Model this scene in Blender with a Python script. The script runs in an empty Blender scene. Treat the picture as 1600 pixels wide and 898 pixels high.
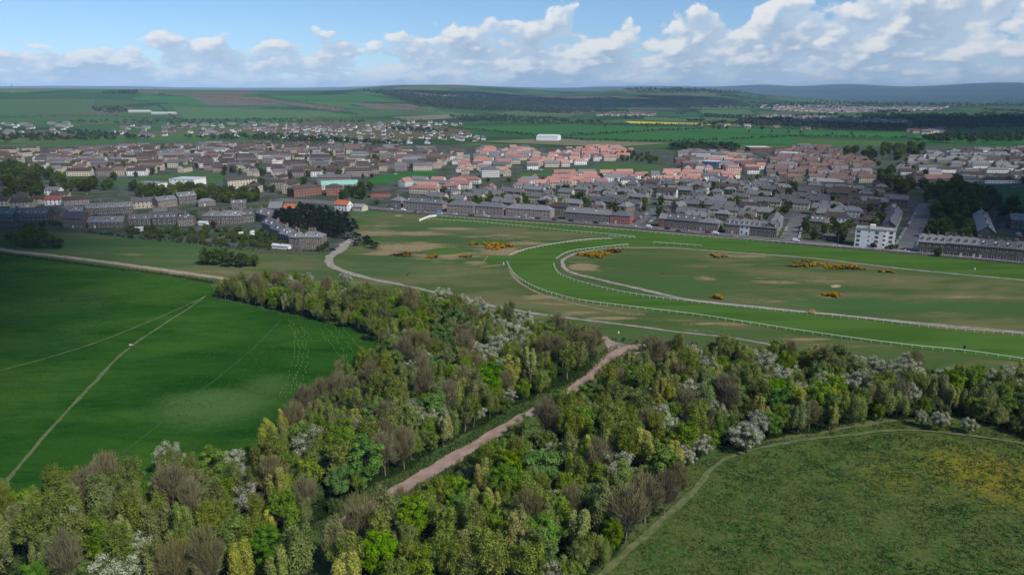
import bpy, math, random
import numpy as np
from mathutils import Vector

random.seed(7)
RNG = np.random.default_rng(11)
scene = bpy.context.scene
COL = scene.collection

# ------------------------------------------------------------------ camera
CAM_H = 95.0
FOCAL = 1142.0                       # focal length in pixels of the 1600 px wide photograph
PITCH = math.radians(14.67)
cam_d = bpy.data.cameras.new('camera')
cam_d.sensor_width = 36.0
cam_d.lens = FOCAL / 1600.0 * 36.0
cam_d.clip_start = 1.0
cam_d.clip_end = 120000.0
cam = bpy.data.objects.new('camera', cam_d)
COL.objects.link(cam)
cam.location = (0, 0, CAM_H)
cam.rotation_euler = (math.radians(90) - PITCH, 0, 0)
scene.camera = cam

# ------------------------------------------------------------------ node helper
class V:
    """a socket with arithmetic"""
    def __init__(s, nt, sock): s.nt, s.s = nt, sock
    def _m(s, op, *o):
        n = s.nt.nodes.new('ShaderNodeMath'); n.operation = op
        for i, v in enumerate((s,) + o):
            if isinstance(v, V): s.nt.links.new(v.s, n.inputs[i])
            else: n.inputs[i].default_value = v
        return V(s.nt, n.outputs[0])
    def __add__(s, o): return s._m('ADD', o)
    __radd__ = __add__
    def __sub__(s, o): return s._m('SUBTRACT', o)
    def __rsub__(s, o): return (s * -1.0) + o
    def __mul__(s, o): return s._m('MULTIPLY', o)
    __rmul__ = __mul__
    def __truediv__(s, o): return s._m('DIVIDE', o)
    def pw(s, o): return s._m('POWER', o)
    def mx(s, o): return s._m('MAXIMUM', o)
    def mn(s, o): return s._m('MINIMUM', o)
    def gt(s, o): return s._m('GREATER_THAN', o)
    def lt(s, o): return s._m('LESS_THAN', o)
    def fract(s): return s._m('FRACT')
    def sat(s): return s.mx(0.0).mn(1.0)
    def smooth(s, a, b):
        n = s.nt.nodes.new('ShaderNodeMapRange'); n.interpolation_type = 'SMOOTHSTEP'
        s.nt.links.new(s.s, n.inputs[0])
        n.inputs[1].default_value = a; n.inputs[2].default_value = b
        return V(s.nt, n.outputs[0])

def combine(nt, x, y, z=0.0):
    n = nt.nodes.new('ShaderNodeCombineXYZ')
    for i, v in enumerate((x, y, z)):
        if isinstance(v, V): nt.links.new(v.s, n.inputs[i])
        else: n.inputs[i].default_value = v
    return V(nt, n.outputs[0])

def separate(nt, v):
    n = nt.nodes.new('ShaderNodeSeparateXYZ'); nt.links.new(v.s, n.inputs[0])
    return [V(nt, n.outputs[i]) for i in range(3)]

def noise(nt, vec, scale, detail=4.0, rough=0.55, dist=0.0):
    n = nt.nodes.new('ShaderNodeTexNoise')
    nt.links.new(vec.s, n.inputs['Vector'])
    n.inputs['Scale'].default_value = scale; n.inputs['Detail'].default_value = detail
    n.inputs['Roughness'].default_value = rough; n.inputs['Distortion'].default_value = dist
    return V(nt, n.outputs[0])

def mixc(nt, f, a, b):
    n = nt.nodes.new('ShaderNodeMix'); n.data_type = 'RGBA'
    for k, v in ((0, f), (6, a), (7, b)):
        if isinstance(v, V): nt.links.new(v.s, n.inputs[k])
        elif k == 0: n.inputs[0].default_value = v
        else: n.inputs[k].default_value = (v[0], v[1], v[2], 1.0)
    return V(nt, n.outputs[2])

# ------------------------------------------------------------------ sky and sun
SUN_EL, SUN_AZ = 45.0, 134.0          # degrees; azimuth clockwise from the view direction (+Y)
world = bpy.data.worlds.new('World'); scene.world = world
world.use_nodes = True
wt = world.node_tree; wt.nodes.clear()
w_out = wt.nodes.new('ShaderNodeOutputWorld'); w_bg = wt.nodes.new('ShaderNodeBackground')
wt.links.new(w_bg.outputs[0], w_out.inputs[0])
sky = wt.nodes.new('ShaderNodeTexSky'); sky.sky_type = 'NISHITA'; sky.sun_disc = False
sky.sun_elevation = math.radians(SUN_EL); sky.sun_rotation = math.radians(SUN_AZ)
sky.air_density = 1.0; sky.dust_density = 0.1; sky.ozone_density = 5.0; sky.altitude = 1200.0
tc = wt.nodes.new('ShaderNodeTexCoord')
dirv = V(wt, tc.outputs['Generated'])
nz = wt.nodes.new('ShaderNodeVectorMath'); nz.operation = 'NORMALIZE'
wt.links.new(dirv.s, nz.inputs[0])
dx, dy, dz = separate(wt, V(wt, nz.outputs[0]))
az = dx._m('ARCTAN2', dy) * 57.2958          # degrees right of the view direction
el = dz._m('ARCSINE') * 57.2958              # degrees above the horizon
elp = el.mx(0.0)
# cumulus get larger the higher they stand over the horizon (nearer)
squash = (elp + 3.0)._m('LOGARITHM', 2.718) * 5.2
def cloud_field(du, dv, det, puffs):
    p = combine(wt, az * 0.46 + du, squash + dv, az * 0.013 + 4.0)
    n = noise(wt, p, 0.55, det, 0.52, 0.0)
    r = n - 0.5
    for sc_, k_ in ((1.15, 0.20), (2.6, 0.105))[:puffs]:
        vo = wt.nodes.new('ShaderNodeTexVoronoi'); vo.feature = 'SMOOTH_F1'; vo.inputs['Scale'].default_value = sc_; vo.inputs['Smoothness'].default_value = 0.35
        wv = wt.nodes.new('ShaderNodeVectorMath'); wv.operation = 'ADD'; wt.links.new(p.s, wv.inputs[0])
        wn = wt.nodes.new('ShaderNodeTexNoise'); wn.inputs['Scale'].default_value = sc_ * 1.3; wn.inputs['Detail'].default_value = 4; wt.links.new(p.s, wn.inputs['Vector'])
        ws = wt.nodes.new('ShaderNodeVectorMath'); ws.operation = 'SCALE'; wt.links.new(wn.outputs['Color'], ws.inputs[0]); ws.inputs[3].default_value = 0.75 / sc_
        wt.links.new(ws.outputs[0], wv.inputs[1]); wt.links.new(wv.outputs[0], vo.inputs['Vector'])
        r = r + (V(wt, vo.outputs['Distance']) * -1.0 + 0.45) * k_
    return r
n0 = cloud_field(0.0, 0.0, 6.0, 2)
n1 = cloud_field(-0.10, 0.20, 2.0, 1)
n2 = cloud_field(-0.20, 0.50, 2.0, 0)
big = noise(wt, combine(wt, az * 0.06 + 3.1, elp * 0.10, 0.0), 1.0, 2.0, 0.5)
# height of the cloud bank: low on one side of the view and climbing towards the other, open blue beyond, broken cloud overhead
rise = (az.mn(40.0).mx(-60.0) * 0.062 + 5.1) + (big - 0.5) * 3.2
bank = (rise - elp) * 0.11
over = (elp - 9.0).smooth(0.0, 14.0) * 0.17
cover = (bank.mn(0.19).mx(-0.26) + over)
dens = n0 + cover + 0.0
mask = dens.smooth(0.0, 0.07)
lit = ((n0 - n1) * 2.6 + (n0 - n2) * 1.5 + 0.50).sat()
low = elp.smooth(0.3, 3.4)
thick = dens.smooth(0.04, 0.30)
c_shade = mixc(wt, thick, (0.58, 0.73, 0.90), (0.44, 0.58, 0.75))
c_lit = mixc(wt, low, (0.82, 0.90, 0.99), (1.0, 1.0, 1.0))
c_cloud = mixc(wt, lit.smooth(0.22, 0.88), c_shade, c_lit)
c_cloud = mixc(wt, elp.smooth(-0.8, 1.3), (0.66, 0.80, 0.94), c_cloud)
n_sc = wt.nodes.new('ShaderNodeVectorMath'); n_sc.operation = 'MULTIPLY'
wt.links.new(sky.outputs[0], n_sc.inputs[0]); n_sc.inputs[1].default_value = (0.104, 0.114, 0.123)
c_sky = V(wt, n_sc.outputs[0])
n_cs = wt.nodes.new('ShaderNodeVectorMath'); n_cs.operation = 'SCALE'
wt.links.new(c_cloud.s, n_cs.inputs[0]); n_cs.inputs[3].default_value = 0.92
col = mixc(wt, mask * 0.96, c_sky, V(wt, n_cs.outputs[0]))
wt.links.new(col.s, w_bg.inputs[0]); w_bg.inputs[1].default_value = 1.0
world.cycles.sampling_method = 'MANUAL'; world.cycles.sample_map_resolution = 512

sun_d = bpy.data.lights.new('sun', 'SUN'); sun_d.energy = 4.8; sun_d.angle = math.radians(4)
sun_d.color = (1.0, 0.95, 0.88)
sun = bpy.data.objects.new('sun', sun_d); COL.objects.link(sun)
a_, e_ = math.radians(SUN_AZ), math.radians(SUN_EL)
sdir = Vector((math.sin(a_) * math.cos(e_), math.cos(a_) * math.cos(e_), math.sin(e_)))
sun.rotation_euler = sdir.to_track_quat('Z', 'Y').to_euler()
sun.location = (0, 0, 900)

scene.view_settings.view_transform = 'Standard'
scene.view_settings.look = 'None'
scene.view_settings.exposure = -0.02
scene.view_settings.gamma = 1.0
scene.view_settings.use_curve_mapping = False
scene.cycles.use_denoising = True
scene.cycles.max_bounces = 4
scene.cycles.diffuse_bounces = 1
scene.cycles.glossy_bounces = 2
scene.cycles.transmission_bounces = 2
scene.cycles.volume_bounces = 0
scene.cycles.transparent_max_bounces = 4

# ------------------------------------------------------------------ terrain and the photograph's rays
def sstep(a, b, x):
    t = np.clip((np.asarray(x, float) - a) / (b - a), 0, 1); return t * t * (3 - 2 * t)

def vnoise(x, y, s, seed=0):
    """smooth value noise, vectorised"""
    x = np.asarray(x, float) / s; y = np.asarray(y, float) / s
    xi = np.floor(x).astype(np.int64); yi = np.floor(y).astype(np.int64)
    fx = x - xi; fy = y - yi
    fx = fx * fx * (3 - 2 * fx); fy = fy * fy * (3 - 2 * fy)
    def h(a, b):
        n = (a * 374761393 + b * 668265263 + seed * 1442695041) & 0x7fffffff
        n = ((n ^ (n >> 13)) * 1274126177) & 0x7fffffff
        n = n ^ (n >> 16)
        return (n & 0xffff) / 65535.0
    return (h(xi, yi) * (1 - fx) + h(xi + 1, yi) * fx) * (1 - fy) + (h(xi, yi + 1) * (1 - fx) + h(xi + 1, yi + 1) * fx) * fy

def fbm(x, y, s, o=4, seed=0):
    r = 0; a = 0.5; t = 0
    for k in range(o):
        r = r + a * vnoise(x, y, s / 2 ** k, seed + k); t += a; a *= 0.5
    return r / t

def height(x, y):
    x = np.asarray(x, float); y = np.asarray(y, float)
    r = np.hypot(x, y); a = np.degrees(np.arctan2(x, y))
    left = (1 - sstep(-11, 6, a)) * sstep(-75, -50, a)
    h = left * sstep(2950, 5300, r) * (128 + 26 * (fbm(x, y, 1500, 3, 5) - 0.4))
    mid = sstep(-16, -4, a) * (1 - sstep(14, 26, a))
    h = h + mid * sstep(5200, 9000, r) * (110 + 75 * (fbm(x, y, 2600, 3, 9) - 0.35) + 40 * np.exp(-((a - 10.5) / 4.5) ** 2))
    h = h + sstep(4200, 9000, r) * 26 * fbm(x, y, 1800, 3, 3)
    far = sstep(14000, 24000, r)
    prof = 190 + 70 * sstep(12, 20, a) + 150 * np.exp(-((a - 33) / 4.2) ** 2) + 105 * np.exp(-((a - 24.0) / 2.8) ** 2) + 50 * np.exp(-((a - 18.5) / 1.8) ** 2) + 40 * np.exp(-((a + 30) / 6) ** 2)
    h = h + far * (prof + 110 * (fbm(x, y, 5200, 4, 21) - 0.5))
    return np.where(r < 2900, 0.0, h)

ct, st = math.cos(PITCH), math.sin(PITCH)
def ray(px, py):
    u = (px - 800.0) / FOCAL; v = -(py - 449.0) / FOCAL
    return np.array((u, ct + v * st, -st + v * ct))

def at(px, py, z=0.0):
    """the point of the ground seen at a pixel of the photograph"""
    d = ray(px, py)
    if d[2] < -1e-4:
        t = (z - CAM_H) / d[2]
        if t * math.hypot(d[0], d[1]) < 2800: return np.array((d[0] * t, d[1] * t, z))
    p = d[None, :] * TS[:, None]; g = height(p[:, 0], p[:, 1]) + z; dz_ = p[:, 2] + CAM_H - g
    k = int(np.argmax(dz_ < 0)) if (dz_ < 0).any() else len(TS) - 1
    if k: f = dz_[k - 1] / max(dz_[k - 1] - dz_[k], 1e-9); q = p[k - 1] * (1 - f) + p[k] * f
    else: q = p[0]
    return np.array((q[0], q[1], float(height(q[0], q[1])) + z))
TS = np.geomspace(2500, 42000, 110)

def W(pts): return [at(*p)[:2] for p in pts]

def chaikin(p, n=2, closed=True):
    p = [np.array(q, float) for q in p]
    for _ in range(n):
        o = []
        m = len(p)
        if not closed: o.append(p[0])
        for i in range(m if closed else m - 1):
            a, b = p[i], p[(i + 1) % m]
            o += [a * .75 + b * .25, a * .25 + b * .75]
        if not closed: o.append(p[-1])
        p = o
    return p

def catmull(p, step):
    """evenly spaced points along a smooth curve through p"""
    p = [np.array(q, float) for q in p]
    q = [2 * p[0] - p[1]] + p + [2 * p[-1] - p[-2]]
    out = []
    for i in range(1, len(q) - 2):
        n = max(2, int(np.linalg.norm(q[i + 1] - q[i]) / max(step * 0.5, 0.2)))
        for k in range(n):
            t = k / n
            out.append(0.5 * ((2 * q[i]) + (-q[i - 1] + q[i + 1]) * t + (2 * q[i - 1] - 5 * q[i] + 4 * q[i + 1] - q[i + 2]) * t * t
                              + (-q[i - 1] + 3 * q[i] - 3 * q[i + 1] + q[i + 2]) * t ** 3))
    out.append(p[-1])
    out = np.array(out)
    s = np.concatenate([[0], np.cumsum(np.linalg.norm(np.diff(out, axis=0), axis=1))])
    k = np.linspace(0, s[-1], max(2, int(round(s[-1] / step)) + 1))
    return np.stack([np.interp(k, s, out[:, j]) for j in range(out.shape[1])], 1)

def inside(poly, x, y):
    poly = np.asarray(poly); x = np.asarray(x); y = np.asarray(y)
    c = np.zeros(x.shape, bool)
    for i in range(len(poly)):
        x1, y1 = poly[i - 1]; x2, y2 = poly[i]
        if y1 == y2: continue
        c ^= ((y1 > y) != (y2 > y)) & (x < (x2 - x1) * (y - y1) / (y2 - y1) + x1)
    return c

def sdist(poly, x, y, closed=True):
    d = np.full(np.shape(x), 1e9)
    n = len(poly)
    for i in range(0 if closed else 1, n):
        a = np.asarray(poly[i - 1]); b = np.asarray(poly[i]); ab = b - a
        t = np.clip(((x - a[0]) * ab[0] + (y - a[1]) * ab[1]) / max(ab @ ab, 1e-9), 0, 1)
        d = np.minimum(d, np.hypot(x - a[0] - t * ab[0], y - a[1] - t * ab[1]))
    if closed: d = np.where(inside(poly, x, y), d, -d)
    return d

# ------------------------------------------------------------------ object helpers
def mesh(name, v, f, mats=(), attrs=None, mi=None, smooth=False, uv=None):
    me = bpy.data.meshes.new(name)
    v = np.asarray(v, np.float32).reshape(-1, 3)
    if isinstance(f, np.ndarray):
        n, k = f.shape
        me.vertices.add(len(v)); me.vertices.foreach_set('co', v.ravel())
        me.loops.add(n * k); me.loops.foreach_set('vertex_index', f.astype(np.int32).ravel())
        me.polygons.add(n); me.polygons.foreach_set('loop_start', np.arange(0, n * k, k, dtype=np.int32))
        me.update(calc_edges=True)
    else:
        me.from_pydata([tuple(q) for q in v.tolist()], [], [tuple(q) for q in f])
        me.update()
    for m in mats: me.materials.append(m)
    if mi is not None: me.polygons.foreach_set('material_index', np.asarray(mi, np.int32))
    if smooth: me.polygons.foreach_set('use_smooth', np.ones(len(me.polygons), bool))
    for k, a in (attrs or {}).items():
        at_ = me.attributes.new(k, 'FLOAT', 'POINT'); at_.data.foreach_set('value', np.asarray(a, np.float32))
    if uv is not None:
        l = me.uv_layers.new(name='UVMap'); l.data.foreach_set('uv', np.asarray(uv, np.float32).ravel())
    return me

def obj(name, me, parent=None, loc=(0, 0, 0), rz=0.0, sc=None):
    o = bpy.data.objects.new(name, me); COL.objects.link(o)
    o.location = loc
    if rz: o.rotation_euler = (0, 0, rz)
    if sc is not None: o.scale = sc
    if parent is not None: o.parent = parent
    return o

def tag(o, label=None, cat=None, group=None, kind=None):
    if label: o['label'] = label
    if cat: o['category'] = cat
    if group: o['group'] = group
    if kind: o['kind'] = kind
    return o

def thing(name, label, cat, loc, rz=0.0, group=None, sc=None):
    return tag(obj(name, None, None, loc, rz, sc), label, cat, group)

class MB:
    """collects shapes into one mesh"""
    def __init__(s): s.v = []; s.f = []; s.m = []
    def add(s, v, f, m=0):
        b = len(s.v); s.v += [tuple(q) for q in v]; s.f += [tuple(i + b for i in q) for q in f]; s.m += [m] * len(f); return s
    def box(s, x0, x1, y0, y1, z0, z1, m=0):
        return s.add([(x0, y0, z0), (x1, y0, z0), (x1, y1, z0), (x0, y1, z0), (x0, y0, z1), (x1, y0, z1), (x1, y1, z1), (x0, y1, z1)],
                     [(0, 3, 2, 1), (4, 5, 6, 7), (0, 1, 5, 4), (1, 2, 6, 5), (2, 3, 7, 6), (3, 0, 4, 7)], m)
    def tube(s, pts, rad, n=6, m=0, cap=True):
        pts = [np.array(p, float) for p in pts]
        rings = []
        for i, p in enumerate(pts):
            d = pts[min(i + 1, len(pts) - 1)] - pts[max(i - 1, 0)]; d /= max(np.linalg.norm(d), 1e-9)
            u = np.cross(d, (0, 0, 1) if abs(d[2]) < 0.9 else (1, 0, 0)); u /= np.linalg.norm(u); w = np.cross(d, u)
            r = rad[i] if hasattr(rad, '__len__') else rad
            rings.append([p + r * (math.cos(2 * math.pi * k / n) * u + math.sin(2 * math.pi * k / n) * w) for k in range(n)])
        v = [q for r in rings for q in r]; f = []
        for i in range(len(pts) - 1):
            for k in range(n):
                f.append((i * n + k, i * n + (k + 1) % n, (i + 1) * n + (k + 1) % n, (i + 1) * n + k))
        if cap:
            f.append(tuple(range(n))[::-1]); f.append(tuple((len(pts) - 1) * n + k for k in range(n)))
        return s.add(v, f, m)
    def mesh(s, name, mats, smooth=False): return mesh(name, np.array(s.v), s.f, mats, mi=s.m, smooth=smooth)

# ------------------------------------------------------------------ materials
def material(name, build, rough=0.9, spec=0.2, bump=None):
    m = bpy.data.materials.new(name); m.use_nodes = True
    nt = m.node_tree; b = nt.nodes['Principled BSDF']
    b.inputs['Roughness'].default_value = rough
    b.inputs['Specular IOR Level'].default_value = spec
    t = nt.nodes.new('ShaderNodeTexCoord')
    c = build(nt, V(nt, t.outputs['Object']))
    if isinstance(c, V): nt.links.new(c.s, b.inputs['Base Color'])
    else: b.inputs['Base Color'].default_value = (*c, 1)
    if bump:
        bn = nt.nodes.new('ShaderNodeBump'); bn.inputs['Strength'].default_value = bump[1]; bn.inputs['Distance'].default_value = bump[2]
        nt.links.new(noise(nt, V(nt, t.outputs['Object']), bump[0], 5, 0.65).s, bn.inputs['Height'])
        nt.links.new(bn.outputs[0], b.inputs['Normal'])
    return m

def attr(nt, name):
    n = nt.nodes.new('ShaderNodeAttribute'); n.attribute_name = name; return V(nt, n.outputs['Fac'])
def orand(nt):
    n = nt.nodes.new('ShaderNodeObjectInfo'); return V(nt, n.outputs['Random'])
def hsv(nt, c, h, s, v):
    n = nt.nodes.new('ShaderNodeHueSaturation')
    for k, x in (('Hue', h), ('Saturation', s), ('Value', v)):
        if isinstance(x, V): nt.links.new(x.s, n.inputs[k])
        else: n.inputs[k].default_value = x
    if isinstance(c, V): nt.links.new(c.s, n.inputs['Color'])
    else: n.inputs['Color'].default_value = (*c, 1)
    return V(nt, n.outputs[0])

def two(a, b, s=0.3, det=5.0, lo=0.38, hi=0.62):
    return lambda nt, p: mixc(nt, noise(nt, p, s, det, 0.62).smooth(lo, hi), a, b)
def varied(a, b, s=0.3, amt=0.35):
    """two tones mottled together, each object a little lighter or darker"""
    def f(nt, p):
        c = mixc(nt, noise(nt, p, s, 5, 0.62).smooth(0.36, 0.64), a, b)
        return hsv(nt, c, 0.5, 1.0, orand(nt) * amt + (1 - amt / 2))
    return f

def stretch(nt, p, sx, sy, rot=0.0):
    n = nt.nodes.new('ShaderNodeMapping'); nt.links.new(p.s, n.inputs[0])
    n.inputs['Scale'].default_value = (sx, sy, 1); n.inputs['Rotation'].default_value = (0, 0, rot)
    return V(nt, n.outputs[0])

def m_near(nt, p):
    """the grass near the camera: links by default, other swards where their outlines say so"""
    pS = stretch(nt, p, 0.35, 1.0, math.radians(14))
    a = noise(nt, pS, 0.035, 6, 0.6); b = noise(nt, p, 0.6, 5, 0.65); d = noise(nt, p, 2.4, 4, 0.7)
    links = mixc(nt, a.smooth(0.42, 0.56), (0.064, 0.102, 0.030), (0.140, 0.138, 0.060))
    links = mixc(nt, noise(nt, pS, 0.014, 5, 0.6).smooth(0.44, 0.56) * 0.75, links, (0.050, 0.100, 0.026))
    links = mixc(nt, noise(nt, stretch(nt, p, 0.3, 1.2, 0.35), 0.055, 6, 0.7).smooth(0.55, 0.68) * 0.75, links, (0.195, 0.160, 0.080))
    links = mixc(nt, (d - 0.5) * 0.9 + 0.3, links, (0.044, 0.068, 0.022))
    links = mixc(nt, (attr(nt, 'lush') * 1.15).sat(), links, (0.046, 0.112, 0.034))
    sandn = (attr(nt, 'sand') * 1.45 + (a - 0.5) * 2.2 + (noise(nt, stretch(nt, p, 0.3, 1.1, 0.2), 0.16, 5, 0.7) - 0.5) * 1.8 + (b - 0.5) * 0.9).smooth(0.38, 0.72)
    links = mixc(nt, sandn * 0.85, links, mixc(nt, b.smooth(0.35, 0.65), (0.29, 0.215, 0.125), (0.19, 0.150, 0.078)))
    lm = mixc(nt, noise(nt, pS, 0.05, 6, 0.65).smooth(0.36, 0.64), (0.006, 0.046, 0.003), (0.020, 0.074, 0.005))
    lm = mixc(nt, noise(nt, stretch(nt, p, 0.5, 1.0, 0.5), 0.022, 5, 0.65).smooth(0.44, 0.60) * 0.9, lm, (0.038, 0.100, 0.009))
    lm = mixc(nt, noise(nt, stretch(nt, p, 0.12, 1.5, -0.55), 0.30, 5, 0.7).smooth(0.50, 0.66) * 0.55, lm, (0.005, 0.040, 0.002))
    lm = mixc(nt, noise(nt, stretch(nt, p, 0.4, 1.6, 0.1), 1.1, 5, 0.7).smooth(0.52, 0.72) * 0.6, lm, (0.032, 0.098, 0.014))
    lm = mixc(nt, ((attr(nt, 'pale') + (b - 0.5) * 0.7 + (a - 0.5) * 0.8).smooth(0.25, 0.9)) * 0.9, lm, (0.062, 0.120, 0.032))
    lm = mixc(nt, ((attr(nt, 'yellow') + (b - 0.5) * 1.1 + (a - 0.5)).smooth(0.35, 0.9)) * 0.6, lm, (0.062, 0.100, 0.006))
    rm = mixc(nt, noise(nt, p, 0.11, 6, 0.65).smooth(0.38, 0.62), (0.024, 0.076, 0.011), (0.060, 0.096, 0.021))
    rm = mixc(nt, noise(nt, p, 0.75, 4, 0.7).smooth(0.42, 0.60) * 0.9, rm, (0.098, 0.110, 0.038))
    rm = mixc(nt, noise(nt, p, 1.3, 4, 0.7).smooth(0.50, 0.64) * 0.5, rm, (0.018, 0.060, 0.008))
    rm = mixc(nt, ((attr(nt, 'yellow') + (b - 0.5) * 1.4 + (d - 0.5) * 0.9).smooth(0.40, 0.95)) * 0.75, rm, (0.20, 0.165, 0.012))
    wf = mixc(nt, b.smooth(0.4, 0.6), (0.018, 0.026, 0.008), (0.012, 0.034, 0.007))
    c = mixc(nt, (attr(nt, 'meadow_left') + (b - 0.5) * 0.35).smooth(0.4, 0.6), links, lm)
    c = mixc(nt, (attr(nt, 'meadow_right') + (b - 0.5) * 0.35).smooth(0.4, 0.6), c, rm)
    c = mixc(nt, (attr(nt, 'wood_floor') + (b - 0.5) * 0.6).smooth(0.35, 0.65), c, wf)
    return c

def m_turf(nt, p):
    a = noise(nt, stretch(nt, p, 0.10, 1.0, math.radians(28)), 0.12, 4, 0.55); b = noise(nt, p, 0.9, 5, 0.65)
    c = mixc(nt, a.smooth(0.40, 0.60), (0.042, 0.096, 0.015), (0.060, 0.120, 0.023))
    c = mixc(nt, noise(nt, p, 0.02, 4, 0.6).smooth(0.45, 0.62) * 0.5, c, (0.066, 0.135, 0.024))
    return mixc(nt, (b - 0.45) * 0.9, c, (0.026, 0.075, 0.008))

def m_far(nt, p):
    """countryside: field after field, each with its own crop"""
    pS = stretch(nt, p, 1.0, 0.62, math.radians(20))
    vo = nt.nodes.new('ShaderNodeTexVoronoi'); vo.inputs['Scale'].default_value = 1 / 340.0; vo.distance = 'CHEBYCHEV'
    nt.links.new(pS.s, vo.inputs['Vector'])
    r, g, b = [V(nt, o) for o in (lambda n: n.outputs)((lambda n: (nt.links.new(vo.outputs['Color'], n.inputs[0]), n)[1])(nt.nodes.new('ShaderNodeSeparateColor')))]
    c = mixc(nt, r.smooth(0.2, 0.8), (0.036, 0.090, 0.030), (0.060, 0.125, 0.036))
    c = mixc(nt, g.gt(0.74), c, (0.105, 0.092, 0.052))
    c = mixc(nt, b.gt(0.80), c, (0.022, 0.048, 0.020))
    c = mixc(nt, r.gt(0.90), c, (0.085, 0.135, 0.045))
    vd = nt.nodes.new('ShaderNodeTexVoronoi'); vd.inputs['Scale'].default_value = 1 / 340.0; vd.feature = 'DISTANCE_TO_EDGE'
    nt.links.new(pS.s, vd.inputs['Vector'])
    wood = noise(nt, stretch(nt, p, 0.6, 1.0), 1 / 900.0, 6, 0.62).smooth(0.52, 0.60)
    c = mixc(nt, wood * 0.85, c, (0.018, 0.036, 0.016))
    c = mixc(nt, (noise(nt, p, 0.03, 5, 0.7) - 0.4) * 0.8, c, (0.024, 0.050, 0.018))
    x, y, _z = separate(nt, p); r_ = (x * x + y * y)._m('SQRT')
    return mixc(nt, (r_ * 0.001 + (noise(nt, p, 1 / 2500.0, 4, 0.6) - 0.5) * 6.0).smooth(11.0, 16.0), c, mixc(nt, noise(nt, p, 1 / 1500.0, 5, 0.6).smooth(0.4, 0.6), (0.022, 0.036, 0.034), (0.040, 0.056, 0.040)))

def m_town(nt, p):
    a = noise(nt, p, 0.05, 5, 0.65); b = noise(nt, p, 0.3, 4, 0.7)
    c = mixc(nt, a.smooth(0.42, 0.56), (0.085, 0.083, 0.080), (0.034, 0.058, 0.020))
    c = mixc(nt, b.smooth(0.52, 0.66) * 0.8, c, (0.022, 0.034, 0.014))
    return mixc(nt, b.smooth(0.62, 0.74) * 0.0 + a.smooth(0.30, 0.38) * -1.0 + 1.0, c, (0.11, 0.10, 0.09)) if False else c

M = {}
M['near'] = material('sward', m_near, 1.0, 0.0, bump=(1.8, 0.6, 0.35))
M['turf'] = material('turf', m_turf, 1.0, 0.0, bump=(3.0, 0.2, 0.1))
M['far'] = material('farmland', m_far, 1.0, 0.0)
M['town'] = material('town_ground', m_town, 0.95, 0.1)
M['gravel'] = material('grey_gravel', two((0.20, 0.175, 0.145), (0.30, 0.265, 0.225), 0.35), bump=(3, .3, .1))
M['tan'] = material('tan_dirt', two((0.24, 0.19, 0.135), (0.34, 0.275, 0.20), 0.3), bump=(2, .3, .1))
M['pink'] = material('pink_gravel', lambda nt, p: mixc(nt, noise(nt, p, 1.6, 5, 0.7).smooth(0.55, 0.75) * 0.6, mixc(nt, noise(nt, p, 0.28, 5, 0.65).smooth(0.36, 0.64), (0.23, 0.160, 0.128), (0.31, 0.225, 0.182)), (0.15, 0.115, 0.08)), bump=(3, .4, .15))
M['worn'] = material('worn_grass', two((0.060, 0.100, 0.028), (0.140, 0.138, 0.066), 0.55, lo=0.35, hi=0.65), bump=(3, .3, .1))
M['faint'] = material('faintly_worn_grass', two((0.014, 0.060, 0.006), (0.045, 0.085, 0.020), 0.5), bump=(3, .3, .1))
M['sandy'] = material('sandy_strip', two((0.26, 0.20, 0.12), (0.17, 0.14, 0.07), 0.5))
M['asphalt'] = material('asphalt', two((0.085, 0.083, 0.088), (0.125, 0.120, 0.122), 0.12), 0.85)
M['pave'] = material('pavement', two((0.13, 0.12, 0.115), (0.18, 0.165, 0.155), 0.3), 0.9)
M['paint'] = material('white_paint', varied((0.80, 0.80, 0.78), (0.72, 0.72, 0.70), 2, 0.1), 0.5)
M['rail'] = material('white_rail', lambda nt, p: (0.70, 0.70, 0.67), 0.5)
M['stone'] = material('sandstone', varied((0.20, 0.165, 0.135), (0.135, 0.115, 0.098), 0.5), 0.95, bump=(2, .4, .05))
M['darkstone'] = material('weathered_stone', varied((0.135, 0.118, 0.10), (0.085, 0.078, 0.07), 0.5), 0.95)
M['harl'] = material('pink_grey_harling', varied((0.30, 0.235, 0.215), (0.24, 0.195, 0.18), 0.4), 0.95)
M['cream'] = material('cream_render', varied((0.50, 0.44, 0.33), (0.42, 0.37, 0.28), 0.4), 0.9)
M['white'] = material('white_render', varied((0.74, 0.74, 0.72), (0.64, 0.64, 0.62), 0.4, 0.15), 0.85)
M['redwall'] = material('red_render', varied((0.30, 0.095, 0.075), (0.24, 0.085, 0.07), 0.4), 0.9)
M['brick'] = material('red_brick', varied((0.24, 0.085, 0.055), (0.18, 0.07, 0.05), 0.4), 0.9)
M['slate'] = material('slate', lambda nt, p: hsv(nt, mixc(nt, noise(nt, stretch(nt, p, 1, 3), 1.2, 5, 0.7).smooth(0.36, 0.64), (0.075, 0.078, 0.086), (0.150, 0.148, 0.150)), 0.5, 1, orand(nt) * 0.9 + 0.65), 0.6, 0.3)
M['brown'] = material('brown_tile', lambda nt, p: hsv(nt, mixc(nt, noise(nt, stretch(nt, p, 1, 3), 1.0, 5, 0.7).smooth(0.36, 0.64), (0.048, 0.036, 0.031), (0.078, 0.060, 0.050)), 0.5, 1, orand(nt) * 0.5 + 0.75), 0.85)
M['pinktile'] = material('pink_tile', lambda nt, p: hsv(nt, mixc(nt, noise(nt, stretch(nt, p, 1, 3), 1.0, 5, 0.7).smooth(0.36, 0.64), (0.37, 0.172, 0.132), (0.28, 0.148, 0.118)), orand(nt) * 0.02 + 0.49, 0.95, orand(nt) * 0.4 + 0.8), 0.8)
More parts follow.
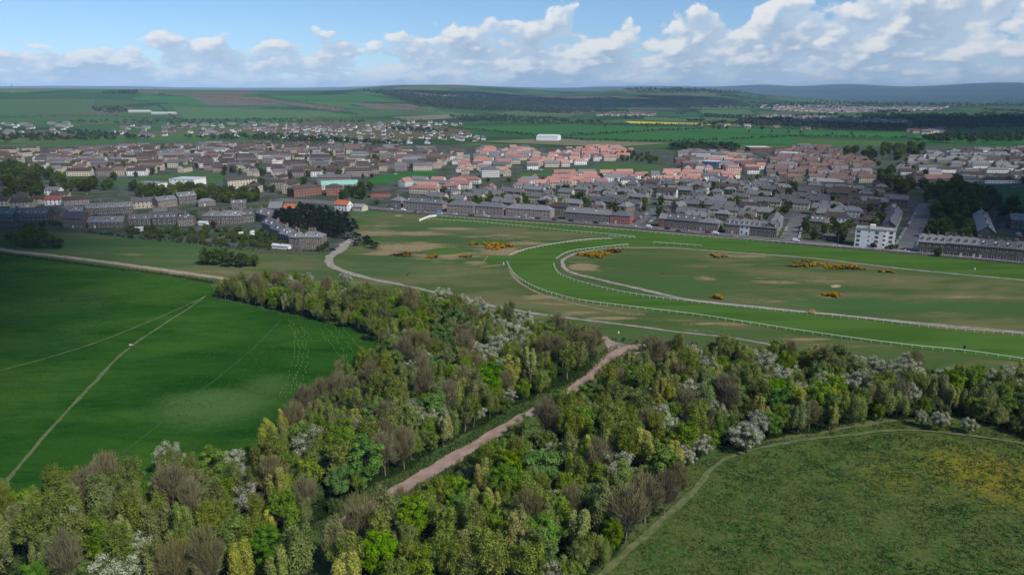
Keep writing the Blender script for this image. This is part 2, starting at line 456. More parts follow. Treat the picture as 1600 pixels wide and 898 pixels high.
M['mauvetile'] = material('mauve_brown_tile', lambda nt, p: hsv(nt, mixc(nt, noise(nt, stretch(nt, p, 1, 3), 1.0, 5, 0.7).smooth(0.36, 0.64), (0.140, 0.088, 0.076), (0.105, 0.070, 0.063)), 0.5, 1, orand(nt) * 0.5 + 0.75), 0.85)
M['orange'] = material('orange_pantile', varied((0.42, 0.125, 0.06), (0.33, 0.10, 0.05), 0.8), 0.8)
M['glass'] = material('window_glass', lambda nt, p: (0.016, 0.020, 0.024), 0.12, 0.5)
M['flatroof'] = material('grey_felt_roof', two((0.20, 0.20, 0.205), (0.26, 0.26, 0.262), 0.4), 0.9)
M['metalroof'] = material('pale_metal_roof', two((0.50, 0.53, 0.55), (0.42, 0.45, 0.47), 0.4), 0.5)
M['teal'] = material('green_copper_roof', two((0.20, 0.42, 0.36), (0.26, 0.48, 0.42), 0.5), 0.6)
M['bluewall'] = material('blue_panels', varied((0.05, 0.11, 0.21), (0.07, 0.13, 0.24), 0.4), 0.7)
M['darkwall'] = material('garden_wall_stone', two((0.060, 0.054, 0.046), (0.10, 0.09, 0.075), 0.8), 0.95)
M['timber'] = material('weathered_timber', two((0.17, 0.14, 0.10), (0.10, 0.085, 0.065), 1.2), 0.9)
M['bark'] = material('bark', varied((0.115, 0.098, 0.066), (0.066, 0.056, 0.038), 1.5, 0.5), 0.95)
M['palebark'] = material('pale_bark', varied((0.21, 0.19, 0.14), (0.125, 0.11, 0.08), 1.5, 0.4), 0.95)
M['rubber'] = material('tyre_rubber', lambda nt, p: (0.012, 0.012, 0.013), 0.9)
M['metal'] = material('grey_metal', lambda nt, p: (0.20, 0.20, 0.21), 0.5, 0.5)
M['black'] = material('black_paint', lambda nt, p: (0.012, 0.013, 0.015), 0.6)
for nm, c in (('green_crop', (0.030, 0.115, 0.022)), ('deep_crop', (0.022, 0.075, 0.022)), ('pale_crop', (0.062, 0.125, 0.036)), ('ploughed', (0.115, 0.092, 0.068)),
              ('tan_crop', (0.15, 0.145, 0.080)), ('rape', (0.46, 0.39, 0.030)), ('pasture', (0.050, 0.100, 0.030))):
    M[nm] = material(nm, (lambda c: lambda nt, p: mixc(nt, noise(nt, stretch(nt, p, 0.15, 1.0, 0.4), 0.05, 4, 0.6).smooth(0.35, 0.65), tuple(x * 0.85 for x in c), tuple(x * 1.12 for x in c)))(c), 0.95, 0.05)

def m_leaf(name, dark, light, accent=None, hue=0.02, val=0.35, transl=0.25):
    m = bpy.data.materials.new(name); m.use_nodes = True; nt = m.node_tree; nt.nodes.clear()
    o = nt.nodes.new('ShaderNodeOutputMaterial'); d = nt.nodes.new('ShaderNodeBsdfDiffuse'); t = nt.nodes.new('ShaderNodeBsdfTranslucent')
    mx = nt.nodes.new('ShaderNodeMixShader'); mx.inputs[0].default_value = transl
    c = mixc(nt, attr(nt, 'tone'), dark, light)
    if accent: c = mixc(nt, attr(nt, 'accent'), c, accent)
    r = orand(nt)
    c = hsv(nt, c, r * 2 * hue + (0.5 - hue * 1.55), (r * 7.3).fract() * 0.3 + 0.85, (r * 3.7).fract() * val + (1 - val * 0.5))
    for n in (d, t): nt.links.new(c.s, n.inputs[0])
    nt.links.new(d.outputs[0], mx.inputs[1]); nt.links.new(t.outputs[0], mx.inputs[2]); nt.links.new(mx.outputs[0], o.inputs[0])
    return m
M['l_bud'] = m_leaf('olive_buds', (0.094, 0.124, 0.024), (0.225, 0.280, 0.055), hue=0.014)
M['l_bare'] = m_leaf('twigs', (0.128, 0.118, 0.050), (0.230, 0.212, 0.108), hue=0.012, val=0.35, transl=0.0)
M['l_crop'] = m_leaf('meadow_blades', (0.006, 0.045, 0.003), (0.068, 0.140, 0.022), hue=0.0, val=0.0)
M['l_blossom'] = m_leaf('blossom', (0.085, 0.112, 0.036), (0.165, 0.190, 0.068), accent=(0.60, 0.62, 0.48), hue=0.008, val=0.3)
M['l_poplar'] = m_leaf('poplar_leaves', (0.175, 0.215, 0.038), (0.370, 0.405, 0.095))
M['l_green'] = m_leaf('green_leaves', (0.060, 0.140, 0.016), (0.155, 0.285, 0.034))
M['l_willow'] = m_leaf('willow_leaves', (0.112, 0.158, 0.038), (0.250, 0.305, 0.090))
M['l_thorn'] = m_leaf('thorn_leaves', (0.040, 0.074, 0.014), (0.115, 0.180, 0.036))
M['l_hazel'] = m_leaf('hazel_leaves', (0.082, 0.140, 0.020), (0.200, 0.300, 0.048), hue=0.015)
M['l_town'] = m_leaf('town_leaves', (0.028, 0.054, 0.012), (0.105, 0.155, 0.032), hue=0.025, val=0.7)
M['l_pine'] = m_leaf('pine_needles', (0.008, 0.016, 0.010), (0.026, 0.040, 0.020), hue=0.015)
M['l_purple'] = m_leaf('purple_leaves', (0.055, 0.020, 0.026), (0.13, 0.055, 0.062), hue=0.01)
M['l_gorse'] = m_leaf('gorse_green', (0.020, 0.026, 0.008), (0.060, 0.060, 0.014))
M['l_gorse_y'] = m_leaf('gorse_flower', (0.36, 0.19, 0.006), (0.68, 0.42, 0.014), hue=0.01, val=0.2)
M['l_under'] = m_leaf('undergrowth_leaves', (0.012, 0.028, 0.006), (0.035, 0.065, 0.014))
M['l_tuft'] = m_leaf('tuft_blades', (0.028, 0.085, 0.014), (0.140, 0.155, 0.050), hue=0.0, val=0.0)
M['l_far'] = m_leaf('far_leaves', (0.014, 0.030, 0.012), (0.056, 0.085, 0.026), hue=0.0, val=0.0)
# ------------------------------------------------------------------ ground
def build_ground():
    az_f = np.radians(np.arange(-46, 46.01, 0.25)); az_b = np.radians(np.arange(52, 309, 6.0))
    A = np.concatenate([az_f, az_b]); n = len(A)
    Rr = np.concatenate([[1.0, 60.0], np.geomspace(110, 46000, 170)])
    a, r = np.meshgrid(A, Rr); x = r * np.sin(a); y = r * np.cos(a)
    z = height(x, y) - 0.12 - 1.1 * (1 - sstep(620, 800, r))
    v = np.stack([x, y, z], -1).reshape(-1, 3)
    i, j = np.meshgrid(np.arange(len(Rr) - 1), np.arange(n), indexing='ij')
    f = np.stack([i * n + j, i * n + (j + 1) % n, (i + 1) * n + (j + 1) % n, (i + 1) * n + j], -1).reshape(-1, 4)[:, ::-1]
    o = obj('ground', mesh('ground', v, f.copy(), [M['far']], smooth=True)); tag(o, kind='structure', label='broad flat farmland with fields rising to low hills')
build_ground()

MEADOW_L = W([(-120, 375), (0, 397), (160, 418), (330, 441), (338, 465), (430, 487), (540, 508), (575, 522), (612, 550), (560, 590), (490, 640), (455, 690), (400, 750), (250, 775), (110, 785), (0, 800), (-150, 860), (-300, 700), (-260, 470)])
MEADOW_R = W([(900, 935), (935, 898), (1000, 832), (1058, 778), (1070, 742), (1115, 706), (1200, 690), (1280, 677), (1380, 660), (1500, 655), (1640, 690), (1900, 760), (1900, 1300), (900, 1300)])
WOOD_L = W([(335, 462), (450, 450), (600, 478), (720, 492), (850, 520), (935, 548), (930, 580), (880, 605), (800, 640), (700, 695), (600, 755), (530, 800), (440, 860), (390, 930), (100, 1010), (-60, 960), (-120, 860), (0, 795), (110, 780), (250, 768), (390, 745), (445, 690), (475, 650), (560, 590), (610, 550), (570, 520), (540, 508), (430, 487)])
WOOD_R = W([(985, 582), (1060, 566), (1150, 567), (1300, 576), (1450, 594), (1660, 618), (1660, 700), (1500, 652), (1380, 657), (1280, 674), (1200, 687), (1115, 702), (1066, 740), (1056, 775), (1000, 830), (930, 895), (880, 960), (420, 1000), (540, 880), (610, 822), (680, 772), (760, 726), (850, 672), (910, 632), (950, 602)])
TRACK = [(684, 339), (800, 348), (905, 355), (1050, 367), (1200, 379), (1307, 386.5), (1450, 398.5), (1680, 420), (1680, 445), (1412, 419), (1262, 402), (1112, 391), (1050, 386), (985, 384.5),
         (920, 389.5), (888, 395), (870, 404), (865, 415), (874, 430), (906, 442), (950, 453.5), (1000, 463), (1075, 472), (1187, 483), (1300, 495), (1450, 512), (1680, 534),
         (1680, 577), (1412, 541), (1277, 523), (1094, 494.5), (1000, 483), (910, 471), (870, 462), (840, 452), (812, 437), (798, 424), (792, 411), (796, 401), (820, 391), (860, 383), (900, 378), (940, 373.5), (992, 371.5),
         (884, 362), (781, 351.5), (664, 344)]

SAND = [  # px, py, half-width px, half-height px, strength
    (700, 398, 70, 9, .55), (780, 392, 60, 8, .6), (830, 380, 60, 4, .75), (640, 385, 70, 12, .6), (590, 360, 60, 14, .45), (700, 357, 45, 3, .8), (600, 396, 60, 5, .6), (760, 372, 90, 6, .5), (650, 365, 60, 6, .45),
    (1010, 415, 0, 0, 0), (912, 416, 26, 6, 1.0), (1100, 434, 30, 5, .5), (1160, 400, 60, 5, .35), (1230, 440, 120, 8, .22), (1450, 470, 150, 14, .2), (1200, 470, 60, 4, .25),
    (960, 497, 70, 4, .7), (905, 490, 40, 4, .6), (820, 425, 22, 14, .5), (850, 462, 40, 8, .45), (1100, 505, 90, 4, .4), (1000, 492, 70, 4, .4), (1270, 530, 40, 3, .5), (560, 365, 20, 18, .3), (690, 410, 60, 3, .4),
    (745, 410, 28, 4, .7), (340, 425, 60, 3, .3), (1500, 480, 120, 6, .25)]
LUSH = [(693, 393, 26, 5, 1), (570, 332, 40, 6, .7), (300, 400, 150, 20, .35), (1350, 478, 200, 8, .7), (1050, 450, 100, 14, .35), (620, 420, 130, 14, .35), (740, 350, 80, 5, .8), (100, 390, 160, 12, .5), (1560, 430, 80, 8, .4), (1060, 520, 90, 6, .6)]

def blobs(lst, x, y):
    r = np.zeros(x.shape)
    for px, py, hw, hh, s in lst:
        if not hw: continue
        c = at(px, py); e = at(px + hw, py); t = at(px, py - hh); b = at(px, py + hh)
        w = np.hypot(*(e - c)[:2]); h = np.hypot(*(t - b)[:2]) / 2
        r = np.maximum(r, s * np.exp(-(((x - c[0]) / w) ** 2 + ((y - c[1]) / h) ** 2) * 1.1))
    return r

def build_near():
    xs = np.arange(-420, 420.1, 1.8); ys = np.arange(95, 640, 1.8)
    x, y = np.meshgrid(xs, ys); n = len(xs)
    wob = lambda s, k: (fbm(x, y, 7, 3, k) - 0.5) * s
    A = {}
    dl = sdist(MEADOW_L, x, y) + wob(3.5, 31); A['meadow_left'] = np.clip(dl / 2.5 + 0.5, 0, 1)
    dr = sdist(MEADOW_R, x, y) + wob(4, 37); A['meadow_right'] = np.clip(dr / 3 + 0.5, 0, 1)
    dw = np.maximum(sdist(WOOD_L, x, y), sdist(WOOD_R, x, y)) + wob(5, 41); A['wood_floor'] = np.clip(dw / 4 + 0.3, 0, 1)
    A['sand'] = blobs(SAND, x, y); A['lush'] = blobs(LUSH, x, y)
    A['pale'] = blobs([(330, 635, 110, 34, 1.0), (420, 600, 60, 25, .7), (90, 470, 160, 25, .45), (250, 560, 100, 18, .3)], x, y)
    A['yellow'] = blobs([(400, 545, 80, 34, .5), (200, 470, 140, 25, .45), (330, 470, 90, 12, .4), (1540, 740, 150, 65, .85), (1400, 745, 110, 45, .6), (1360, 712, 50, 12, .5), (1500, 700, 90, 12, .4), (1250, 850, 90, 30, .2)], x, y)
    z = (fbm(x, y, 60, 3, 3) - 0.5) * 0.0
    rough = np.clip(dr / 6, 0, 1)
    z = z + rough * (fbm(x, y, 4.5, 3, 7) - 0.5) * 0.7
    lin = (1 - A['meadow_left']) * (1 - A['meadow_right']) * (1 - A['wood_floor'])
    v = np.stack([x, y, z], -1).reshape(-1, 3)
    i, j = np.meshgrid(np.arange(len(ys) - 1), np.arange(n - 1), indexing='ij')
    f = np.stack([i * n + j, i * n + j + 1, (i + 1) * n + j + 1, (i + 1) * n + j], -1).reshape(-1, 4)
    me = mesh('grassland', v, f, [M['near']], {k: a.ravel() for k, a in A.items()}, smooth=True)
    tag(obj('grassland', me), kind='structure', label='links and meadow grass with sandy patches')
build_near()

def sheet(name, poly, z, mat, label=None):
    """a flat sheet over a concave outline"""
    import bmesh
    bm = bmesh.new()
    vs = [bm.verts.new((p[0], p[1], z)) for p in poly]
    f = bm.faces.new(vs)
    bm.normal_update()
    if f.normal.z < 0: f.normal_flip()
    bmesh.ops.triangulate(bm, faces=[f])
    me = bpy.data.meshes.new(name); bm.to_mesh(me); bm.free(); me.materials.append(mat)
    return tag(obj(name, me), kind='structure', label=label)

def ribbon(name, pts, width, z, mat, label=None, step=2.0, rag=0.25, world=False, kind='structure', drape=False):
    c = catmull(pts if world else W(pts), step)
    t = np.gradient(c, axis=0); t /= np.maximum(np.linalg.norm(t, axis=1, keepdims=True), 1e-9)
    nrm = np.stack([-t[:, 1], t[:, 0]], 1)
    w = np.interp(np.linspace(0, 1, len(c)), np.linspace(0, 1, len(width)), width) if hasattr(width, '__len__') else np.full(len(c), float(width))
    k = len(c)
    rl = (fbm(c[:, 0], c[:, 1], 5, 3, 3) - .5) * 2 * rag * w; rr = (fbm(c[:, 0], c[:, 1], 5, 3, 8) - .5) * 2 * rag * w
    a = c + nrm * (w / 2 + rl)[:, None]; b = c - nrm * (w / 2 + rr)[:, None]
    pts3 = np.concatenate([a, b]); zz = np.full(2 * k, z)
    if drape: zz = height(pts3[:, 0], pts3[:, 1]) + z
    v = np.column_stack([pts3, zz])
    i = np.arange(k - 1); f = np.stack([i, i + k, i + k + 1, i + 1], 1)
    return tag(obj(name, mesh(name, v, f, [mat])), kind=kind, label=label)

# racecourse turf
trk = []
pw = W(TRACK)
hard = {0, 7, 8, 26, 27, len(pw) - 1, 43}
for i, p in enumerate(pw):
    a, b = pw[i - 1], pw[(i + 1) % len(pw)]
    if i in hard: trk.append(p)
    else: trk += [p * .75 + a * .25, p * .75 + b * .25]
sheet('racetrack', trk, 0.09, M['turf'], 'mown green turf of the curving racetrack')
sheet('golf_green', chaikin(W([(662, 393), (680, 388), (715, 388.5), (728, 392), (715, 397), (680, 398)]), 2), 0.06, M['turf'], 'mown golf green between sandy patches')
sheet('sand_bunker', chaikin(W([(1297, 446), (1308, 444.5), (1316, 447), (1308, 449.5), (1299, 449)]), 2), 0.06, M['tan'], 'pale sand bunker inside the course')
sheet('golf_tee', chaikin(W([(765, 398), (796, 402), (793, 411), (757, 408)]), 1), 0.07, M['turf'], 'small mown tee beside the outer rail')
sheet('sand_bunker', chaikin(W([(614, 337), (622, 336), (630, 337), (622, 338.2)]), 2), 0.06, M['tan'], 'small sand bunker by the front road')

# paths and tracks
ribbon('gravel_path', [(1680, 529), (1600, 519.5), (1450, 506), (1319, 493), (1187, 481), (1075, 468), (1000, 451.5), (937, 437), (890, 424.5), (879, 412), (884, 403), (909, 394), (950, 388.5), (985, 386.5)], [2.0, 2.4, 2.8, 3.4, 2.8, 2.4, 2.2], 0.12, M['gravel'], 'grey gravel path curving inside the inner rail', rag=.25)
ribbon('gravel_path', [(985, 387.5), (1050, 387.5), (1112, 392), (1262, 403), (1412, 420), (1600, 438), (1680, 446)], 2.4, 0.12, M['gravel'], 'gravel path along the far straight', rag=.3)
ribbon('gravel_track', [(556, 372), (545, 379), (528, 392), (515, 404), (517, 414), (530, 421), (562, 431.5), (625, 445), (700, 461), (766, 477), (825, 488), (890, 497), (1000, 510.5), (1067, 519.5), (1142, 527.5), (1195, 537), (1230, 545)], [8, 6, 4, 3.2, 2.8, 2.2, 1.8, 1.4], 0.10, M['gravel'], 'grey track winding from the stone house across the links', rag=.35)
ribbon('tan_track', [(-120, 368), (0, 389.5), (80, 399), (169, 410), (250, 421), (332, 432.5), (360, 437)], [6, 5.5, 5, 4.6, 4], 0.10, M['tan'], 'wide tan dirt track above the left meadow', rag=.18)
ribbon('pink_track', [(1012, 543), (985, 543), (962, 553), (938, 578), (905, 602), (860, 629), (810, 656), (716, 711), (640, 756), (575, 796), (540, 818)], [5, 7, 6, 4.6, 4.4, 4.4, 4.6, 4.8, 4.8], 0.10, M['pink'], 'pink gravel track between the two woods', rag=.25, step=.8)
sheet('pink_track', chaikin(W([(948, 524), (953, 532), (975, 538), (1013, 540), (1016, 546), (985, 556), (966, 566), (945, 574), (952, 552), (945, 534), (938, 528)]), 2), 0.105, M['pink'], 'pink gravel turning area at the head of the track')
ribbon('footpath', [(322, 462), (300, 478), (205, 541), (140, 605), (80, 670), (0, 762), (-60, 830)], [0.8, 1.1, 1.2, 1.2, 1.3], 0.07, M['worn'], 'trodden footpath down the left meadow', rag=.4, step=.8)
ribbon('footpath', [(322, 462), (280, 482), (150, 535), (0, 579), (-120, 610)], [0.6, 0.8, 0.9, 0.9], 0.065, M['worn'], 'fainter trodden path slanting across the left meadow', rag=.5, step=.8)
ribbon('footpath', [(440, 498), (400, 540), (340, 590), (290, 626), (240, 670), (185, 712)], 0.5, 0.06, M['faint'], 'faint trodden line through the dark meadow', rag=.3)
ribbon('footpath', [(925, 910), (1000, 845), (1080, 772), (1112, 733), (1155, 709), (1250, 689), (1330, 680), (1400, 673), (1480, 677), (1600, 694), (1700, 715)], [1.5, 1.5, 1.4, 1.3, 1.2, 1.1], 0.30, M['worn'], 'trodden path along the edge of the right meadow', rag=.45, step=.8)
ribbon('sandy_strip', [(796, 416), (806, 436), (840, 457), (880, 470), (930, 481), (985, 491)], [2.5, 1.6, 1.4, 1.3, .8], 0.06, M['sandy'], 'bare sandy strip outside the bend', rag=.3)
ribbon('sandy_strip', [(886, 378.5), (910, 376), (940, 373), (965, 371.5)], [1.5, 1.8, 1.0], 0.11, M['sandy'], 'tan strip leading into the bend', rag=.2)

# road along the front with kerbs, pavement and a wall
ROAD = W([(430, 312), (500, 316), (548, 321), (580, 326), (650, 332), (725, 336.5), (800, 341), (900, 348), (1000, 356), (1100, 365), (1200, 375), (1300, 384), (1414, 393.5), (1510, 402), (1600, 410), (1700, 419)])
def offset(p, d, step=6.0):
    c = catmull(p, step); t = np.gradient(c, axis=0); t /= np.linalg.norm(t, axis=1, keepdims=True)
    return c + np.stack([-t[:, 1], t[:, 0]], 1) * d
ribbon('road', ROAD, 9.0, 0.10, M['asphalt'], 'grey asphalt road along the racecourse', step=5, rag=0, world=True)
c_line = catmull(ROAD, 9.0)
mb = MB()
for i in range(6, len(c_line) - 1):
    a, b = c_line[i], c_line[i] + (c_line[i + 1] - c_line[i]) * 0.45; t = (b - a) / np.linalg.norm(b - a); n_ = np.array((-t[1], t[0])) * 0.09
    mb.add([(*(a + n_), .106), (*(a - n_), .106), (*(b - n_), .106), (*(b + n_), .106)], [(0, 1, 2, 3)])
tag(obj('road_marking', mb.mesh('road_marking', [M['paint']])), kind='structure', label='broken white centre line of the front road')
def strip3(name, line, w, z0, z1, mat, label, kind='structure', cat=None):
    """a raised strip (kerb, pavement, wall) along a line"""
    a = offset(line, w / 2, 4.0); b = offset(line, -w / 2, 4.0); k = len(a)
    v = np.concatenate([np.column_stack([a, np.full(k, z0)]), np.column_stack([a, np.full(k, z1)]), np.column_stack([b, np.full(k, z1)]), np.column_stack([b, np.full(k, z0)])])
    i = np.arange(k - 1); f = np.concatenate([np.stack([i + r * k, i + 1 + r * k, i + 1 + (r + 1) * k, i + (r + 1) * k], 1) for r in range(3)])
    o = obj(name, mesh(name, v, f, [mat]))
    return tag(o, label, cat, kind=kind)
strip3('pavement', offset(ROAD, 6.6), 4.0, -0.05, 0.22, M['pave'], 'pavement in front of the terraces')
strip3('pavement', offset(ROAD, -5.6), 2.0, -0.05, 0.22, M['pave'], 'narrow pavement on the racecourse side')
strip3('boundary_wall', offset(ROAD[3:], -7.4), 0.5, -0.05, 1.25, M['darkwall'], 'long low dark stone wall between road and racecourse', kind='thing', cat='wall')

# ------------------------------------------------------------------ running rails
def post_mesh():
    b = MB(); b.box(-.05, .05, -.05, .05, 0, 1.12); b.box(-.04, .04, -.30, .05, 1.06, 1.16); return b.mesh('post', [M['rail']])
POST = post_mesh()
def running_rail(px, label, spacing=3.6, r=0.10, flip=1):
    pts = catmull(W(px), spacing); k = len(pts)
    base = np.array((*pts[0], 0.08))
    t = thing('running_rail', label, 'rail', base)
    b = MB(); tn = np.gradient(pts, axis=0); tn /= np.linalg.norm(tn, axis=1, keepdims=True)
    nr = np.stack([-tn[:, 1], tn[:, 0]], 1) * 0.28 * flip
    b.tube([(*(p + q - pts[0]), 1.18) for p, q in zip(pts, nr)], r, 6)
    obj('rail', b.mesh('rail', [M['rail']]), t)
    for p, q in zip(pts, nr):
        obj('post', POST, t, (*(p - pts[0]), 0), math.atan2(-q[0], q[1]) if flip > 0 else math.atan2(q[0], -q[1]))
    return t
running_rail([(792, 411), (796, 420), (804, 431), (815, 440), (840, 453), (870, 463), (910, 472.5), (1000, 484), (1094, 495.5), (1277, 524), (1412, 542), (1510, 552), (1600, 565), (1690, 578)], 'long white running rail sweeping round the outside of the near bend', 3.6, 0.094)
running_rail([(955, 375), (930, 375.5), (900, 378), (860, 384), (824, 391), (805, 397), (796, 401)], 'short curved white rail on the outside of the far part of the bend', 3.6, 0.115)
running_rail([(865, 414), (867, 421), (874, 430), (888, 436.5), (906, 442.5), (950, 454), (1000, 463.5), (1075, 472.5), (1187, 483.5), (1300, 495.5), (1450, 512.5), (1600, 526), (1690, 534)], 'white inner rail beside the gravel path', 3.4, 0.079)
running_rail([(981, 384), (950, 387), (920, 390.5), (895, 394), (880, 399), (869, 406)], 'short curved white inner rail by the gorse', 3.2, 0.094)
running_rail([(684, 338.5), (800, 348), (905, 355), (1050, 367), (1200, 379), (1307, 386.5), (1450, 398.5), (1600, 413), (1690, 421)], 'white rail of the far straight nearest the road', 4.2, 0.094)
running_rail([(664, 343.5), (720, 347), (781, 351.5), (884, 362), (950, 367.5), (992, 371.5)], 'white rail on the infield side of the chute', 3.6, 0.079)
running_rail([(951, 371), (992, 372.8)], 'short doubled white rail at the end of the chute', 3.4, 0.079)
running_rail([(1021, 381), (1060, 383.5), (1096, 386)], 'short white rail standing alone beside the far straight', 4.2, 0.086)
# white boarded barrier closing the chute
def barrier():
    P = W([(655, 346), (671, 339.5), (682, 338.5)])
    t = thing('white_barrier', 'white boarded barrier standing across the end of the chute', 'barrier', (*P[0], 0))
    for a, b in ((P[0], P[1]), (P[1], P[2])):
        L = np.linalg.norm(b - a); rz = math.atan2(*(b - a)[::-1]); n = max(3, int(L / 3.0)); w = L / n
        bm = MB(); bm.box(0, w - .05, -.04, .04, .1, 1.7); me = bm.mesh('panel', [M['rail']])
        pm = MB(); pm.box(-.06, .06, -.16, -.045, 0, 1.8); pme = pm.mesh('post', [M['rail']])
        for i in range(n):
            p = a + (b - a) * i / n - P[0]
            obj('panel', me, t, (*p, 0), rz); obj('post', pme, t, (*p, 0), rz)
barrier()
# low timber edging of the tee
def edging(px, label, h=.45, mat=None):
    P = W(px); t = thing('timber_edging', label, 'edging', (*P[0], 0)); L = np.linalg.norm(P[1] - P[0]); n = int(L / 2.4); rz = math.atan2(*(P[1] - P[0])[::-1])
    b = MB(); b.box(0, L / n - .04, -.25, .25, 0, h); me = b.mesh('board', [mat or M['sandy']])
    for i in range(n): obj('board', me, t, (*((P[1] - P[0]) * i / n), 0), rz)
edging([(750, 418), (789, 413.5)], 'low tan edging running up to the outer rail')
edging([(755.5, 409.5), (762.5, 400.5)], 'short pale board edging at the end of the tee', .4, M['sandy'])
edging([(888, 409), (928, 410)], 'low pale edging above the bare sand patch', .3, M['sandy'])
# ------------------------------------------------------------------ trees
def leaf_quads(P, Nn, size, rng, aspect=1.0):
    """diamond leaves at P facing Nn"""
    n = len(P)
    Nn = Nn / np.maximum(np.linalg.norm(Nn, axis=1, keepdims=True), 1e-9)
    ref = rng.normal(size=(n, 3)); u = np.cross(Nn, ref); u /= np.maximum(np.linalg.norm(u, axis=1, keepdims=True), 1e-9)
    w = np.cross(Nn, u); s = np.asarray(size)[:, None] if np.ndim(size) else np.full((n, 1), size)
    v = np.stack([P - u * s, P - w * s * aspect * .6, P + u * s, P + w * s * aspect * .6], 1).reshape(-1, 3)
    return v, np.arange(4 * n).reshape(n, 4)

def sph(n, rng):
    d = rng.normal(size=(n, 3)); return d / np.linalg.norm(d, axis=1, keepdims=True)

def clumps(C, R, per, size, rng, out=0.9, up=0.35, flat=1.0):
    """leaves scattered through clumps with centres C and radii R"""
    k = len(C); n = k * per
    d = sph(n, rng); rad = rng.random(n) ** 0.45
    R_ = np.repeat(R, per); cc = np.repeat(C, per, 0)
    off = d * (rad * R_)[:, None]; off[:, 2] *= flat
    N_ = d * out + sph(n, rng) * 0.6 + np.array((0, 0, up))
    v, f = leaf_quads(cc + off, N_, size * (0.6 + 0.8 * rng.random(n)), rng)
    tone = np.repeat(np.clip(np.repeat(rng.random(k), per) * 0.8 + rng.random(n) * 0.2, 0, 1), 4)
    return v, f, tone

def twigs(A, B, w, rng):
    """thin tapering strips from A to B"""
    d = B - A; u = np.cross(d, rng.normal(size=d.shape)); u /= np.maximum(np.linalg.norm(u, axis=1, keepdims=True), 1e-9)
    w = np.asarray(w)[:, None] if np.ndim(w) else w
    v = np.stack([A - u * w, A + u * w, B + u * w * .35, B - u * w * .35], 1).reshape(-1, 3)
    return v, np.arange(4 * len(A)).reshape(-1, 4)

def join(parts):
    v = []; f = []; t = []; a = []; b = 0
    for p in parts:
        v.append(p[0]); f.append(p[1] + b); b += len(p[0]); t.append(p[2]); a.append(p[3] if len(p) > 3 else np.zeros(len(p[0])))
    return np.concatenate(v), np.concatenate(f), np.concatenate(t), np.concatenate(a)

def skeleton(h, base, tips, r0, rng, mat, bend=.25, fork=.45):
    """tapered trunk and limbs reaching to tips"""
    b = MB()
    top = np.array((rng.normal() * .03 * h, rng.normal() * .03 * h, h * base + (h - h * base) * .55))
    mid = top * .5 + np.array((rng.normal() * bend * .3, rng.normal() * bend * .3, 0))
    b.tube([(0, 0, -.3), (0, 0, .15), mid, top], [r0 * 1.35, r0, r0 * .75, r0 * .35], 6)
    for tp in tips:
        s = fork * rng.uniform(.5, 1.25); s = min(s, .95)
        p0 = (mid * (1 - s) * 2 if s < 0 else (top * s))
        p0 = np.array((top[0] * s, top[1] * s, top[2] * s))
        p1 = p0 * .5 + tp * .5 + np.array((0, 0, .08 * h * rng.random()))
        b.tube([p0, p1, tp], [r0 * .42, r0 * .26, r0 * .07], 4, cap=False)
    return b.mesh('trunk', [mat])

def in_ell(n, c, r, rng, shell=.5):
    d = sph(n, rng); q = rng.random(n) ** shell
    return np.array(c) + d * q[:, None] * np.array(r)

